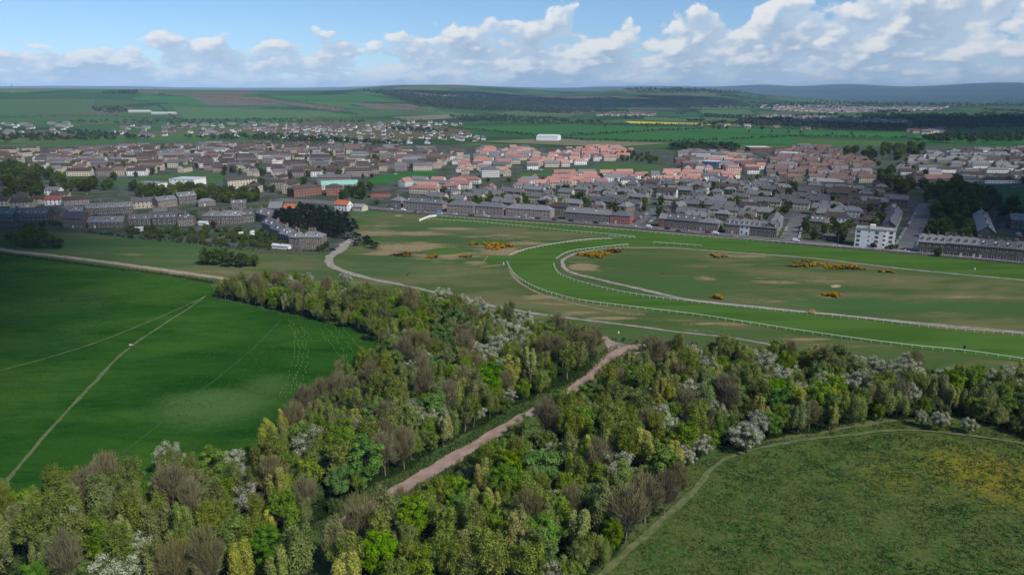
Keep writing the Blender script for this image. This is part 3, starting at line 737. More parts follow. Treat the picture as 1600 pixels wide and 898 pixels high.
def proto(kind, k):
    rng = np.random.default_rng(hash(kind) % 1 + 100 * k + sum(map(ord, kind)))
    P = []
    if kind == 'budding_tree':
        h = rng.uniform(8.5, 11); C = in_ell(58, (0, 0, h * .62), (2.2, 2.2, h * .36), rng, .5)
        P.append(clumps(C, rng.uniform(.5, .95, 58), 83, 0.138, rng, flat=1.3))
        A = C[rng.integers(0, 58, 900)]; B = A + sph(900, rng) * [.7, .7, .6] + [0, 0, .9]
        v, f = twigs(A, B, .022, rng); P.append((v, f, np.full(len(v), .1)))
        tips = C[:16]; mat, bk, r0, base = 'l_bud', 'palebark', .13, .25
    elif kind == 'hazel_tree':
        h = rng.uniform(6.5, 8.5); K = 64; C = in_ell(K, (0, 0, h * .56), (2.3, 2.3, h * .40), rng, .45)
        P.append(clumps(C, rng.uniform(.5, .9, K), 83, 0.138, rng, up=.4))
        A = C[rng.integers(0, K, 500)]; B = A + sph(500, rng) * .6 + [0, 0, .7]
        v, f = twigs(A, B, .02, rng); P.append((v, f, np.full(len(v), .1)))
        tips = C[:16]; mat, bk, r0, base = 'l_hazel', 'palebark', .11, .15
    elif kind == 'bare_tree':
        h = rng.uniform(8, 10.5); K = 95; C = in_ell(K, (0, 0, h * .62), (2.3, 2.3, h * .36), rng, .45)
        A = np.repeat(C, 34, 0) + rng.normal(size=(K * 34, 3)) * .28
        out = A - np.array((0, 0, h * .30)); out /= np.linalg.norm(out, axis=1, keepdims=True)
        B = A + out * rng.uniform(.4, 1.15, (K * 34, 1)) + rng.normal(size=A.shape) * .28 + [0, 0, .25]
        v, f = twigs(A, B, rng.uniform(.018, .04, len(A)), rng); P.append((v, f, np.repeat(rng.random(len(A)), 4)))
        tips = C[:26]; mat, bk, r0, base = 'l_bare', 'palebark', .12, .2
    elif kind == 'blossom_tree':
        h = rng.uniform(5.2, 6.8); K = 70; C = in_ell(K, (0, 0, h * .58), (2.7, 2.7, h * .38), rng, .4)
        v, f, t = clumps(C, rng.uniform(.5, .85, K), 48, 0.156, rng); P.append((v, f, t, np.zeros(len(v))))
        hi = C[(C[:, 2] > h * .45)]; hi = hi + (hi - [0, 0, h * .45]) * .14
        v, f, t = clumps(hi, rng.uniform(.4, .8, len(hi)) * 1.15, 162, 0.083, rng, flat=.85); P.append((v, f, t, np.repeat(np.clip(rng.normal(.72, .30, len(f)), 0, 1), 4)))
        tips = C[:18]; mat, bk, r0, base = 'l_blossom', 'bark', .12, .18
    elif kind == 'poplar_tree':
        h = rng.uniform(9, 11.5); n = rng.integers(6, 10); C = []; R_ = []
        for i in range(n):
            a = rng.uniform(0, 6.28); q = rng.uniform(.5, 2.0); top = h * rng.uniform(.62, 1.0) - q * .9; L = h * rng.uniform(.25, .42)
            for z in np.linspace(top - L, top - .4, 9):
                s = (top - z) / L; C.append((q * math.cos(a) + rng.normal() * .15, q * math.sin(a) + rng.normal() * .15, z)); R_.append(.32 + .75 * math.sin(min(1, s + .05) * 2.2) * .75)
        C = np.array(C); P.append(clumps(C, np.array(R_), 128, 0.129, rng, out=1.2, up=.3))
        tips = C[3::9]; mat, bk, r0, base = 'l_poplar', 'palebark', .14, .25
    elif kind == 'leafy_tree':
        h = rng.uniform(7.5, 9.5); K = 75; d = sph(K, rng); lump = 1 + .22 * np.sin(d[:, 0] * 4 + k) * np.cos(d[:, 2] * 5 + k)
        C = np.array((0, 0, h * .56)) + d * (lump * rng.uniform(.55, 1, K))[:, None] * np.array((2.9, 2.9, h * .40))
        P.append(clumps(C, rng.uniform(.6, 1.05, K), 114, 0.156, rng, up=.5, flat=.75))
        tips = C[:18]; mat, bk, r0, base = 'l_green', 'bark', .16, .2
    elif kind == 'willow_tree':
        h = rng.uniform(8.5, 10.5); C = []; R_ = []
        for i in range(9):
            a = rng.uniform(0, 6.28); q = rng.uniform(.4, 2.3); top = h * rng.uniform(.72, 1.0) - q * .6
            for z in np.linspace(top * .42, top - .5, 8):
                s = (top - z) / top; C.append((q * math.cos(a) * (1 + .3 * s) + rng.normal() * .2, q * math.sin(a) * (1 + .3 * s) + rng.normal() * .2, z)); R_.append(.55 + .55 * min(1, s * 2.5))
        C = np.array(C); P.append(clumps(C, np.array(R_), 121, 0.124, rng, flat=1.25, out=1.1))
        tips = C[5::8]; mat, bk, r0, base = 'l_willow', 'bark', .15, .2
    elif kind == 'thorn_tree':
        h = rng.uniform(3.8, 5.2); K = 60; C = in_ell(K, (0, 0, h * .5), (2.1, 2.1, h * .42), rng, .4)
        P.append(clumps(C, rng.uniform(.5, .85, K), 108, 0.138, rng, up=.4))
        tips = C[:12]; mat, bk, r0, base = 'l_thorn', 'bark', .1, .1
    elif kind == 'broadleaf_tree':
        h = 10.0; K = 60; d = sph(K, rng); lump = 1 + .2 * np.sin(d[:, 0] * 4 + k) * np.cos(d[:, 2] * 5 + 2 * k)
        C = np.array((0, 0, h * .52)) + d * (lump * rng.uniform(.55, 1, K))[:, None] * np.array((3.6, 3.6, h * .42))
        P.append(clumps(C, rng.uniform(.9, 1.5, K), 60, .32, rng, up=.5, flat=.8))
        tips = C[:10]; mat, bk, r0, base = 'l_town', 'bark', .25, .12
    elif kind == 'pine_tree':
        h = 11.0; C = []; R_ = []
        for i in range(46):
            z = rng.uniform(.22, .98); q = math.sin(math.pi * min(1, (1.08 - z) * .8)) * rng.uniform(.3, 1) * 3.4 + .2; a = rng.uniform(0, 6.28); C.append((q * math.cos(a), q * math.sin(a), z * h)); R_.append(rng.uniform(.7, 1.3))
        C = np.array(C); P.append(clumps(C, np.array(R_), 60, .28, rng, flat=.6))
        tips = C[:10]; mat, bk, r0, base = 'l_pine', 'bark', .22, .2
    v, f, t, a = join(P)
    v[:, 2] = np.maximum(v[:, 2], .12)
    tips = [np.array(q) for q in tips]
    return mesh('crown', v, f, [M[mat]], {'tone': t, 'accent': a}), skeleton(h, base, tips, r0, rng, M[bk])

NV = {'budding_tree': 6, 'hazel_tree': 5, 'bare_tree': 5, 'blossom_tree': 5, 'poplar_tree': 5, 'leafy_tree': 5, 'willow_tree': 4, 'thorn_tree': 4, 'broadleaf_tree': 6, 'pine_tree': 3}
GARDEN = {'garden_tree': 'broadleaf_tree', 'garden_shrub': 'thorn_tree', 'street_tree': 'broadleaf_tree', 'estate_tree': 'broadleaf_tree', 'woodland_tree': 'broadleaf_tree'}
PROTO = {k: [proto(k, i) for i in range(n)] for k, n in NV.items()}
PURPLE = []
def plant(kind, x, y, sc, label, group, z=0.0, rng=random, wide=1.0, crown_mat=None):
    pk = GARDEN.get(kind, kind); c, t = PROTO[pk][rng.randrange(NV[pk])]
    rz = rng.uniform(0, 6.28)
    o = thing(kind, label, 'tree', (x, y, z), rz, group, (sc * wide, sc * wide, sc))
    cr = obj('crown', c, o); obj('trunk', t, o)
    if crown_mat:
        cr.material_slots[0].link = 'OBJECT'; cr.material_slots[0].material = crown_mat
    return o

LOOK = {'budding_tree': 'budding olive-brown tree', 'hazel_tree': 'olive-green leafing tree', 'bare_tree': 'bare grey-brown tree', 'blossom_tree': 'white blossoming tree', 'poplar_tree': 'pale yellow-green lobed tree',
        'leafy_tree': 'bright green leafy tree', 'willow_tree': 'soft grey-green tree', 'thorn_tree': 'dark green bushy tree'}
# hand-placed trees that stand out in the photograph: kind, px, py of the crown's middle, scale, where it stands
HAND = [('poplar_tree', 920, 700, 1.0), ('poplar_tree', 810, 828, 1.05), ('poplar_tree', 762, 785, .8), ('poplar_tree', 545, 885, 1.05), ('poplar_tree', 1052, 612, .95), ('poplar_tree', 1008, 690, 1.0), ('poplar_tree', 410, 680, 1.05),
        ('poplar_tree', 886, 700, .75), ('poplar_tree', 470, 668, .75), ('poplar_tree', 1375, 592, .8), ('poplar_tree', 350, 445, .9), ('poplar_tree', 895, 730, .8), ('poplar_tree', 430, 885, .95),
        ('leafy_tree', 570, 715, 1.15), ('leafy_tree', 535, 700, 1.05), ('leafy_tree', 600, 735, 1.0), ('leafy_tree', 560, 760, 1.0), ('leafy_tree', 715, 790, .85), ('leafy_tree', 710, 760, .8), ('leafy_tree', 590, 855, 1.05), ('leafy_tree', 780, 710, .95), ('leafy_tree', 875, 625, .8), ('leafy_tree', 905, 620, .7), ('leafy_tree', 640, 495, .8), ('leafy_tree', 690, 475, .8), ('leafy_tree', 1305, 600, 1.0),
        ('willow_tree', 740, 600, 1.2), ('willow_tree', 715, 605, 1.05), ('willow_tree', 690, 575, .95), ('willow_tree', 550, 620, 1.0), ('willow_tree', 625, 600, .9), ('willow_tree', 485, 465, .95), ('willow_tree', 460, 850, 1.15), ('willow_tree', 1540, 610, 1.05), ('willow_tree', 1470, 600, 1.0), ('willow_tree', 150, 760, 1.1), ('willow_tree', 200, 775, 1.1), ('willow_tree', 280, 850, 1.0), ('willow_tree', 55, 790, 1.0), ('willow_tree', 1250, 640, 1.0), ('willow_tree', 520, 830, 1.1),
        ('blossom_tree', 265, 712, 1.1), ('blossom_tree', 385, 780, .95), ('blossom_tree', 105, 820, 1.0), ('blossom_tree', 165, 845, .8), ('blossom_tree', 215, 858, .8), ('blossom_tree', 360, 715, 1.0), ('blossom_tree', 335, 722, .9), ('blossom_tree', 45, 840, .7),
        ('blossom_tree', 1045, 670, 1.15), ('blossom_tree', 1030, 650, 1.0), ('blossom_tree', 1120, 645, 1.0), ('blossom_tree', 1165, 680, 1.0), ('blossom_tree', 1095, 695, .8), ('blossom_tree', 1200, 605, .95), ('blossom_tree', 1240, 585, .8), ('blossom_tree', 1290, 570, .95), ('blossom_tree', 1325, 595, .9), ('blossom_tree', 1385, 580, 1.0), ('blossom_tree', 1425, 580, 1.0), ('blossom_tree', 1420, 615, .9), ('blossom_tree', 1340, 565, .7), ('blossom_tree', 1575, 590, .9), ('blossom_tree', 1470, 655, .75), ('blossom_tree', 1515, 660, .7), ('blossom_tree', 1440, 652, .6), ('blossom_tree', 1070, 712, .7), ('blossom_tree', 1025, 620, .8),
        ('blossom_tree', 800, 515, 1.2), ('blossom_tree', 820, 500, 1.1), ('blossom_tree', 790, 540, 1.1), ('blossom_tree', 815, 540, 1.15), ('blossom_tree', 840, 515, 1.0), ('blossom_tree', 775, 490, 1.0), ('blossom_tree', 750, 485, .9), ('blossom_tree', 720, 470, .9), ('blossom_tree', 695, 460, .8), ('blossom_tree', 655, 505, .9), ('blossom_tree', 665, 655, 1.0), ('blossom_tree', 640, 640, .9), ('blossom_tree', 600, 650, .8), ('blossom_tree', 690, 655, .9), ('blossom_tree', 560, 670, .9), ('blossom_tree', 785, 640, .7), ('blossom_tree', 480, 435, .9), ('blossom_tree', 540, 435, .9), ('blossom_tree', 420, 450, .8), ('blossom_tree', 380, 435, .8), ('blossom_tree', 875, 750, .6), ('blossom_tree', 870, 785, .7), ('blossom_tree', 755, 520, 1.0), ('blossom_tree', 770, 555, .9), ('blossom_tree', 735, 545, .8), ('blossom_tree', 745, 640, .8),
        ('bare_tree', 270, 760, 1.1), ('bare_tree', 300, 790, 1.0), ('bare_tree', 425, 740, 1.05), ('bare_tree', 500, 610, 1.0), ('bare_tree', 475, 620, .95), ('bare_tree', 525, 605, .95), ('bare_tree', 630, 690, 1.0), ('bare_tree', 600, 700, 1.0), ('bare_tree', 100, 865, 1.05), ('bare_tree', 270, 880, 1.0), ('bare_tree', 870, 545, 1.1), ('bare_tree', 895, 535, 1.1), ('bare_tree', 920, 535, 1.0), ('bare_tree', 850, 545, 1.0), ('bare_tree', 560, 810, 1.0), ('bare_tree', 1040, 760, 1.0), ('bare_tree', 1010, 770, 1.0), ('bare_tree', 980, 790, 1.1), ('bare_tree', 1060, 745, .8), ('bare_tree', 400, 440, .95), ('bare_tree', 430, 440, .95), ('bare_tree', 465, 455, .95), ('bare_tree', 510, 450, .95), ('bare_tree', 660, 575, 1.0)]

def zone(x, y, px, py):
    if inside(np.array(WOOD_L), np.array([x]), np.array([y]))[0]:
        if py < 520: return ('in the wood beside the links' if px > 600 else 'at the narrow wood end by the tan track')
        if px > 760: return 'in the wood corner by the pink turning area'
        if py < 690: return ('in the wood left of the pink track' if px > 560 else 'in the wood beside the sapling rows')
        if px > 430: return 'beside the left verge of the pink track'
        return ('on the near edge of the dark left meadow' if py < 800 else 'in the near left corner of the wood')
    if px > 1250: return ('along the racecourse edge of the right wood' if py < 625 else 'above the path of the right meadow')
    if py < 640: return ('in the right wood near the pink turning area' if px < 1100 else 'in the right wood below the white rail')
    if px > 960: return 'on the meadow edge of the right wood'
    if py < 760: return 'in the wood right of the pink track'
    return 'in the near wood below the pink track'

class Spots:
    def __init__(s): s.g = {}; s.c = 4.0
    def ok(s, x, y, r):
        i, j = int(x // s.c), int(y // s.c)
        for a in range(i - 2, i + 3):
            for b in range(j - 2, j + 3):
                for (u, v, q) in s.g.get((a, b), ()):
                    if (u - x) ** 2 + (v - y) ** 2 < (min(r, q) if False else (r + q) / 2) ** 2: return False
        return True
    def put(s, x, y, r): s.g.setdefault((int(x // s.c), int(y // s.c)), []).append((x, y, r))

def to_px(x, y, z=0.0):
    d = np.array((x, y, z - CAM_H)); u = d[0]; w = d[1] * ct - d[2] * st; v = d[1] * st + d[2] * ct
    return 800 + FOCAL * u / w, 449 - FOCAL * v / w

SP = Spots(); rr = random.Random(5)
TREES_N = {}
SPACE = {'budding_tree': 2.9, 'hazel_tree': 3.1, 'bare_tree': 3.0, 'blossom_tree': 3.5, 'poplar_tree': 3.1, 'leafy_tree': 3.8, 'willow_tree': 3.4, 'thorn_tree': 3.1}
BIG = 1.32
HGT = {'budding_tree': 10, 'hazel_tree': 7.5, 'bare_tree': 9.5, 'blossom_tree': 6, 'poplar_tree': 10, 'leafy_tree': 8.5, 'willow_tree': 9.5, 'thorn_tree': 4.5}
def wood_tree(kind, x, y, sc):
    px, py = to_px(x, y, 4)
    lab = ('tall ' if sc > 1.3 else 'short ' if sc < 1.08 else '') + LOOK[kind] + ' ' + zone(x, y, px, py)
    plant(kind, x, y, sc, lab, lab.split(' ', 1)[1], rng=rr, wide=rr.uniform(.82, 1.15)); TREES_N[kind] = TREES_N.get(kind, 0) + 1
def on_track(x, y):
    return abs(sdist(PINK, np.array([x]), np.array([y]), False)[0]) < 5.2
PINK = catmull(W([(1012, 543), (985, 543), (962, 553), (938, 578), (905, 602), (860, 629), (810, 656), (716, 711), (640, 756), (575, 796), (500, 845), (420, 900), (360, 945)]), 4)
for t_ in np.linspace(0, 1, 16):
    HAND += [('blossom_tree', 690 + 165 * t_ + rr.uniform(-8, 8), 458 + 60 * t_ + rr.uniform(-4, 6), rr.uniform(.8, 1.1))]
HAND += [('blossom_tree', 780 + rr.uniform(-25, 50), 525 + rr.uniform(-30, 45), rr.uniform(.9, 1.25)) for _ in range(26)]
HAND += [('blossom_tree', rr.uniform(1180, 1590), rr.uniform(565, 610), rr.uniform(.7, 1.0)) for _ in range(12)]
for kind, px, py, sc in HAND:
    sc *= BIG; p = at(px, py, HGT[kind] * sc * .62)
    if abs(sdist(PINK, p[:1], p[1:2], False)[0]) < 4.6: continue
    if not SP.ok(p[0], p[1], SPACE[kind] * sc * .6): continue
    SP.put(p[0], p[1], SPACE[kind] * sc); wood_tree(kind, p[0], p[1], sc)
def fill(poly, tries):
    P = np.array(poly); lo = P.min(0); hi = P.max(0)
    q = RNG.uniform(lo, hi, (tries, 2)); q = q[inside(P, q[:, 0], q[:, 1])]
    dtr = sdist(PINK, q[:, 0], q[:, 1], False); ed = sdist(P, q[:, 0], q[:, 1])
    a = fbm(q[:, 0], q[:, 1], 26, 3, 51); b = fbm(q[:, 0], q[:, 1], 22, 3, 77)
    for (x, y), d, e, u, v in zip(q, dtr, ed, a, b):
        px, py = to_px(x, y, 4)
        if px < -90 or px > 1690 or py > 960: continue
        if d < (5.6 if py < 700 else 5.0 if py < 785 else 2.0): continue
        if y < 122: continue
        w = {'budding_tree': 1.6 + 4 * max(0, u - .5), 'hazel_tree': 2.0 + 4 * max(0, v - .5), 'bare_tree': .7 + 6 * max(0, .46 - u), 'blossom_tree': .45 + (2.0 if 1080 < px and py < 640 else 0), 'poplar_tree': .6 + 2.5 * max(0, v - .55), 'leafy_tree': 1.0 + 5 * max(0, v - .52),
             'willow_tree': 1.7 + 3 * max(0, .5 - v), 'thorn_tree': .9 + (1.8 if px > 1150 else 0) + (1.2 if e < 3 else 0)}
        if px > 1150: w['budding_tree'] *= .7; w['bare_tree'] *= .35; w['willow_tree'] *= 1.6; w['leafy_tree'] *= 1.5
        kind = rr.choices(list(w), list(w.values()))[0]
        sc = BIG * rr.uniform(.75, 1.2) * (0.82 if e < 3.0 else 1.0)
        if d < 12 and py < 790:
            j = int(np.argmin(((PINK - [x, y]) ** 2).sum(1))); j = min(max(j, 1), len(PINK) - 2); tv = PINK[j + 1] - PINK[j - 1]
            if tv[0] * (y - PINK[j][1]) - tv[1] * (x - PINK[j][0]) > 0: sc *= .52 + .4 * (d - 5) / 7      # low growth on the near side of the track
        r = SPACE[kind] * sc
        if SP.ok(x, y, r): SP.put(x, y, r); wood_tree(kind, x, y, sc)
fill(WOOD_L, 9000); fill(WOOD_R, 8000)
print('WOOD TREES', TREES_N, sum(TREES_N.values()))

# undergrowth of the woods (nobody could count it)
def undergrowth():
    V_, F_, T_ = [], [], []
    rng = np.random.default_rng(3)
    P = []
    for poly, n in ((WOOD_L, 30000), (WOOD_R, 26000)):
        A = np.array(poly); q = rng.uniform(A.min(0), A.max(0), (n, 2)); q = q[inside(A, q[:, 0], q[:, 1])]
        q = q[(sdist(PINK, q[:, 0], q[:, 1], False) > 3.6) & (q[:, 1] > 118)]; P.append(q)
    q = np.concatenate(P); k = len(q); per = 4
    q = np.repeat(q, per, 0) + rng.normal(size=(k * per, 2)) * .45
    hh = np.repeat(fbm(P[0][:1, 0], P[0][:1, 1], 8).mean() + rng.random(k) ** 2, per)
    z = rng.random(len(q)) * (.25 + .9 * hh)
    v, f = leaf_quads(np.column_stack([q, z]), sph(len(q), rng) * .8 + [0, 0, .7], rng.uniform(.18, .42, len(q)), rng)
    t = np.repeat(rng.random(len(q)), 4)
    o = obj('undergrowth', mesh('undergrowth', v, f, [M['l_under']], {'tone': t})); tag(o, 'low dark green undergrowth covering the floor of the woods', 'undergrowth', kind='stuff')
undergrowth()

def tufts(name, poly, n, label, mat, size, hmax, keep=None, seed=1):
    rng = np.random.default_rng(seed); A = np.array(poly); q = rng.uniform(A.min(0), A.max(0), (n, 2)); q = q[inside(A, q[:, 0], q[:, 1])]
    q = q[(q[:, 1] > 112) & (np.abs(q[:, 0]) < 0.78 * q[:, 1] + 12)]
    d = fbm(q[:, 0], q[:, 1], 3.2, 3, 15); q = q[d > rng.random(len(d)) * .5 + .25]
    if keep: q = q[keep(q)]
    k = len(q); per = 3; qq = np.repeat(q, per, 0) + rng.normal(size=(k * per, 2)) * .16
    z = (1.0 if poly is MEADOW_R else 0.0) * (sstep(0, 6, sdist(poly, qq[:, 0], qq[:, 1]))) * (fbm(qq[:, 0], qq[:, 1], 4.5, 3, 7) - .5) * .7
    A3 = np.column_stack([qq, z - .05]); B = A3 + np.column_stack([rng.normal(size=(k * per, 2)) * hmax * .55, rng.uniform(.4, 1, k * per) * hmax])
    v, f = twigs(A3, B, rng.uniform(.5, 1, k * per) * size, rng)
    t = np.repeat(np.clip(np.repeat(fbm(q[:, 0], q[:, 1], 9 if poly is MEADOW_R else 30, 4, 66) * 1.7 - .45, per) + rng.normal(size=k * per) * .25, 0, 1), 4)
    tag(obj(name, mesh(name, v, f, [mat], {'tone': t})), label, 'grass', kind='stuff')
tufts('grass_tufts', MEADOW_R, 80000, 'coarse tufted grass of the right meadow', M['l_tuft'], .16, .42, keep=lambda q: sdist(W([(925, 910), (1000, 845), (1080, 772), (1112, 733), (1155, 709), (1250, 689), (1330, 680), (1400, 673), (1480, 677), (1600, 694), (1700, 715)]), q[:, 0], q[:, 1], False) > 1.1)
FP = [catmull(W(q), 4) for q in ([(322, 462), (300, 478), (205, 541), (140, 605), (80, 670), (0, 762), (-60, 830)], [(322, 462), (280, 482), (150, 535), (0, 579), (-120, 610)])]
tufts('meadow_grass', MEADOW_L, 150000, 'lush green grass of the left meadow', M['l_crop'], .15, .26, keep=lambda q: (sdist(FP[0], q[:, 0], q[:, 1], False) > .9) & (sdist(FP[1], q[:, 0], q[:, 1], False) > .7), seed=8)
verge = [tuple(p) for p in np.concatenate([PINK + 0, PINK[::-1]])]
def verge_grass():
    rng = np.random.default_rng(9); c = catmull(PINK, .25); t = np.gradient(c, axis=0); t /= np.linalg.norm(t, axis=1, keepdims=True); n = np.stack([-t[:, 1], t[:, 0]], 1)
    k = 9000; i = rng.integers(0, len(c), k); s = np.where(rng.random(k) < .5, 1, -1) * rng.uniform(2.2, 5.5, k)
    q = c[i] + n[i] * s[:, None]; A3 = np.column_stack([q, np.zeros(k)]); B = A3 + np.column_stack([rng.normal(size=(k, 2)) * .25, rng.uniform(.3, .9, k)])
    v, f = twigs(A3, B, rng.uniform(.05, .15, k), rng)
    tag(obj('verge_grass', mesh('verge_grass', v, f, [M['l_tuft']], {'tone': np.repeat(rng.random(k) ** 2, 4)})), 'long grass along both verges of the pink track', 'grass', kind='stuff')
verge_grass()
# rough weedy strip between the tan track and the left meadow
def weeds():
    rng = np.random.default_rng(19); c = catmull(W([(-60, 388), (0, 396), (160, 417), (250, 428), (335, 442)]), .3); k = 5200
    i = rng.integers(0, len(c), k); q = c[i] + rng.normal(size=(k, 2)) * [1.0, 1.3]; z = rng.random(k) * .8 * fbm(q[:, 0], q[:, 1], 7, 3, 4)
    v, f = leaf_quads(np.column_stack([q, z]), sph(k, rng) + [0, 0, .5], rng.uniform(.2, .45, k), rng)
    tag(obj('weeds', mesh('weeds', v, f, [M['l_under']], {'tone': np.repeat(rng.random(k), 4)})), 'scrubby weeds between the tan track and the left meadow', 'weeds', kind='stuff')
weeds()

# young trees in pale tubes, planted in curving rows
def saplings():
    b = MB(); b.tube([(0, 0, 0), (0, 0, .6)], [.08, .09], 6); tube = b.mesh('guard', [material('tree_tube', lambda nt, p: (0.17, 0.25, 0.10), .7)])
    s = MB(); s.tube([(.09, 0, 0), (.09, 0, .95)], .025, 4); stake = s.mesh('stake', [M['timber']])
    rows = [[(452, 500), (455, 515), (461, 528), (459, 545), (457, 565), (450, 590), (440, 615), (432, 625)], [(457, 503), (462, 522), (468, 545), (466, 560), (463, 580), (455, 605), (448, 620)],
            [(466, 516), (472, 530), (474, 550), (472, 565), (466, 585), (460, 608)], [(475, 520), (480, 540), (482, 555), (480, 570), (474, 590), (468, 610)],
            [(500, 516), (512, 532), (524, 548), (533, 562), (537, 574)], [(508, 510), (522, 526), (533, 542), (541, 556), (546, 574)], [(517, 506), (530, 520), (542, 536), (552, 552), (560, 566)], [(525, 505), (540, 518), (552, 532), (562, 546)], [(464, 500), (490, 503), (510, 508)], [(470, 512), (480, 522), (486, 530)]]
    n = 0; r = random.Random(3)
    for row in rows:
        for p in catmull(W(row), 3.1):
            if r.random() < .12 or n >= 290: continue
            x, y = p + [r.gauss(0, .25), r.gauss(0, .25)]
            g = 'saplings in pale tubes in the left meadow'
            t = thing('sapling', 'sapling in a small pale tube in the curving meadow rows', 'sapling', (x, y, 0), r.uniform(0, 6), g); obj('guard', tube, t); n += 1
saplings()

# ------------------------------------------------------------------ gorse
def gorse(px, py, hw, hh, h, label, yellow=.6, seed=1):
    rng = np.random.default_rng(seed); c = at(px, py + hh * .6); e = at(px + hw, py + hh * .6); t_ = at(px, py - hh * .2)
    w = abs(e[0] - c[0]); d = max(abs(t_[1] - c[1]), 1.6); K = int(min(90, 10 + w * d * .9))
    ang = rng.uniform(0, 6.28, K); q = rng.random(K) ** .5; lob = .75 + .25 * np.sin(ang * 3 + seed)
    C = np.column_stack([q * np.cos(ang) * w * lob, q * np.sin(ang) * d * lob, rng.uniform(.2, .75, K) * h * (1 - .4 * q)])
    t = thing('gorse_bush', label, 'bush', (c[0], c[1] + d * .5, 0))
    v, f, tn = clumps(C, rng.uniform(.7, 1.2, K), 55, .24, rng, flat=.7); v[:, 2] = np.maximum(v[:, 2], .02)
    obj('foliage', mesh('foliage', v, f, [M['l_gorse']], {'tone': tn}), t)
    s = rng.random(K) < yellow; C2 = C[s] + [0, 0, .25]
    v, f, tn = clumps(C2, rng.uniform(.8, 1.3, len(C2)), 85, .19, rng, flat=.7, up=.6); v[:, 2] = np.maximum(v[:, 2], .15)
    obj('blossom', mesh('blossom', v, f, [M['l_gorse_y']], {'tone': tn}), t)
gorse(776, 384, 30, 8, 2.6, 'large yellow gorse thicket left of the racetrack bend', .85, 1)
gorse(740, 381, 9, 3.5, 1.6, 'small yellow gorse clump left of the large thicket', .6, 2)
gorse(675, 401, 11, 4, 1.8, 'lone orange gorse bush below the golf green', .7, 3)
gorse(628, 398, 22, 4, 1.2, 'low brown gorse patch hardly in flower', .12, 4)
gorse(728, 401, 12, 2, .6, 'flat reddish gorse scrub on sand by the tee', .3, 5)
gorse(930, 398, 28, 6, 2.4, 'yellow gorse thicket inside the bend by the gravel path', .8, 6)
gorse(962, 392, 14, 5, 2.2, 'gorse clump at the right end of the thicket inside the bend', .5, 7)
gorse(1125, 400, 15, 4.5, 1.8, 'small gorse clump below the far straight', .65, 8)
gorse(1270, 413, 42, 7, 2.2, 'widest gorse thicket in the middle of the infield', .75, 9)
gorse(1325, 418, 36, 5, 1.8, 'thinner end of the widest infield gorse thicket', .6, 10)
gorse(1390, 424, 13, 3.5, 1.4, 'low gorse clump past the widest infield thicket', .6, 11)
gorse(1123, 465, 10, 5, 1.8, 'round orange gorse bush above the inner rail', .75, 12)
gorse(1302, 461, 17, 4.5, 1.8, 'yellow gorse hedge below the sand bunker', .85, 13)
gorse(1270, 487, 10, 2, .8, 'tiny gorse sprig beside the inner gravel path', .5, 14)
# ------------------------------------------------------------------ buildings
def m_windowed(a, b, su=2.9, sv=2.75):
    def f(nt, p):
        c = mixc(nt, noise(nt, p, 0.4, 4, 0.6).smooth(0.36, 0.64), a, b)
        c = hsv(nt, c, 0.5, 1.0, orand(nt) * 0.35 + 0.82)
        u = nt.nodes.new('ShaderNodeUVMap'); x, y, _ = separate(nt, V(nt, u.outputs[0]))
        fx = (x / su).fract(); fy = (y / sv).fract()
        w = fx.gt(.30) * fx.lt(.66) * fy.gt(.30) * fy.lt(.78)
        return mixc(nt, w, c, (0.022, 0.025, 0.028))
    return f
M['w_cream'] = material('cream_render_with_windows', m_windowed((0.52, 0.46, 0.36), (0.42, 0.37, 0.29)), .9)
M['w_white'] = material('white_render_with_windows', m_windowed((0.72, 0.70, 0.66), (0.60, 0.58, 0.55)), .9)
M['w_harl'] = material('harling_with_windows', m_windowed((0.29, 0.235, 0.215), (0.22, 0.18, 0.165)), .9)
M['w_stone'] = material('stone_with_windows', m_windowed((0.21, 0.175, 0.145), (0.14, 0.12, 0.10)), .9)
M['w_brick'] = material('brick_with_windows', m_windowed((0.26, 0.085, 0.06), (0.19, 0.07, 0.05)), .9)

def wall_mesh(L, D, e, rh, roof, mat):
    """walls with gables, cut in metres for the window pattern"""
    v = []; f = []; uv = []
    def quad(a, b, zt):
        i = len(v); d = math.hypot(b[0] - a[0], b[1] - a[1])
        v.extend([(a[0], a[1], -.3), (b[0], b[1], -.3), (b[0], b[1], zt), (a[0], a[1], zt)]); f.append((i, i + 1, i + 2, i + 3)); uv.extend([(0, -.3), (d, -.3), (d, zt), (0, zt)])
    quad((0, 0), (L, 0), e); quad((L, 0), (L, D), e); quad((L, D), (0, D), e); quad((0, D), (0, 0), e)
    if roof == 'gable':
        for x, s in ((0, 1), (L, -1)):
            i = len(v); v.extend([(x, 0, e), (x, D, e), (x, D / 2, e + rh)]); f.append((i, i + 2, i + 1) if s > 0 else (i, i + 1, i + 2)); uv.extend([(-50.05, -50.05)] * 3)
    else:
        i = len(v); v.extend([(0, 0, e), (L, 0, e), (L, D, e), (0, D, e)]); f.append((i, i + 1, i + 2, i + 3)); uv.extend([(-50.05, -50.05)] * 4)
    me = mesh('wall', np.array(v), f, [mat])
    l = me.uv_layers.new(name='UVMap'); l.data.foreach_set('uv', np.array(uv, np.float32).ravel())
    return me

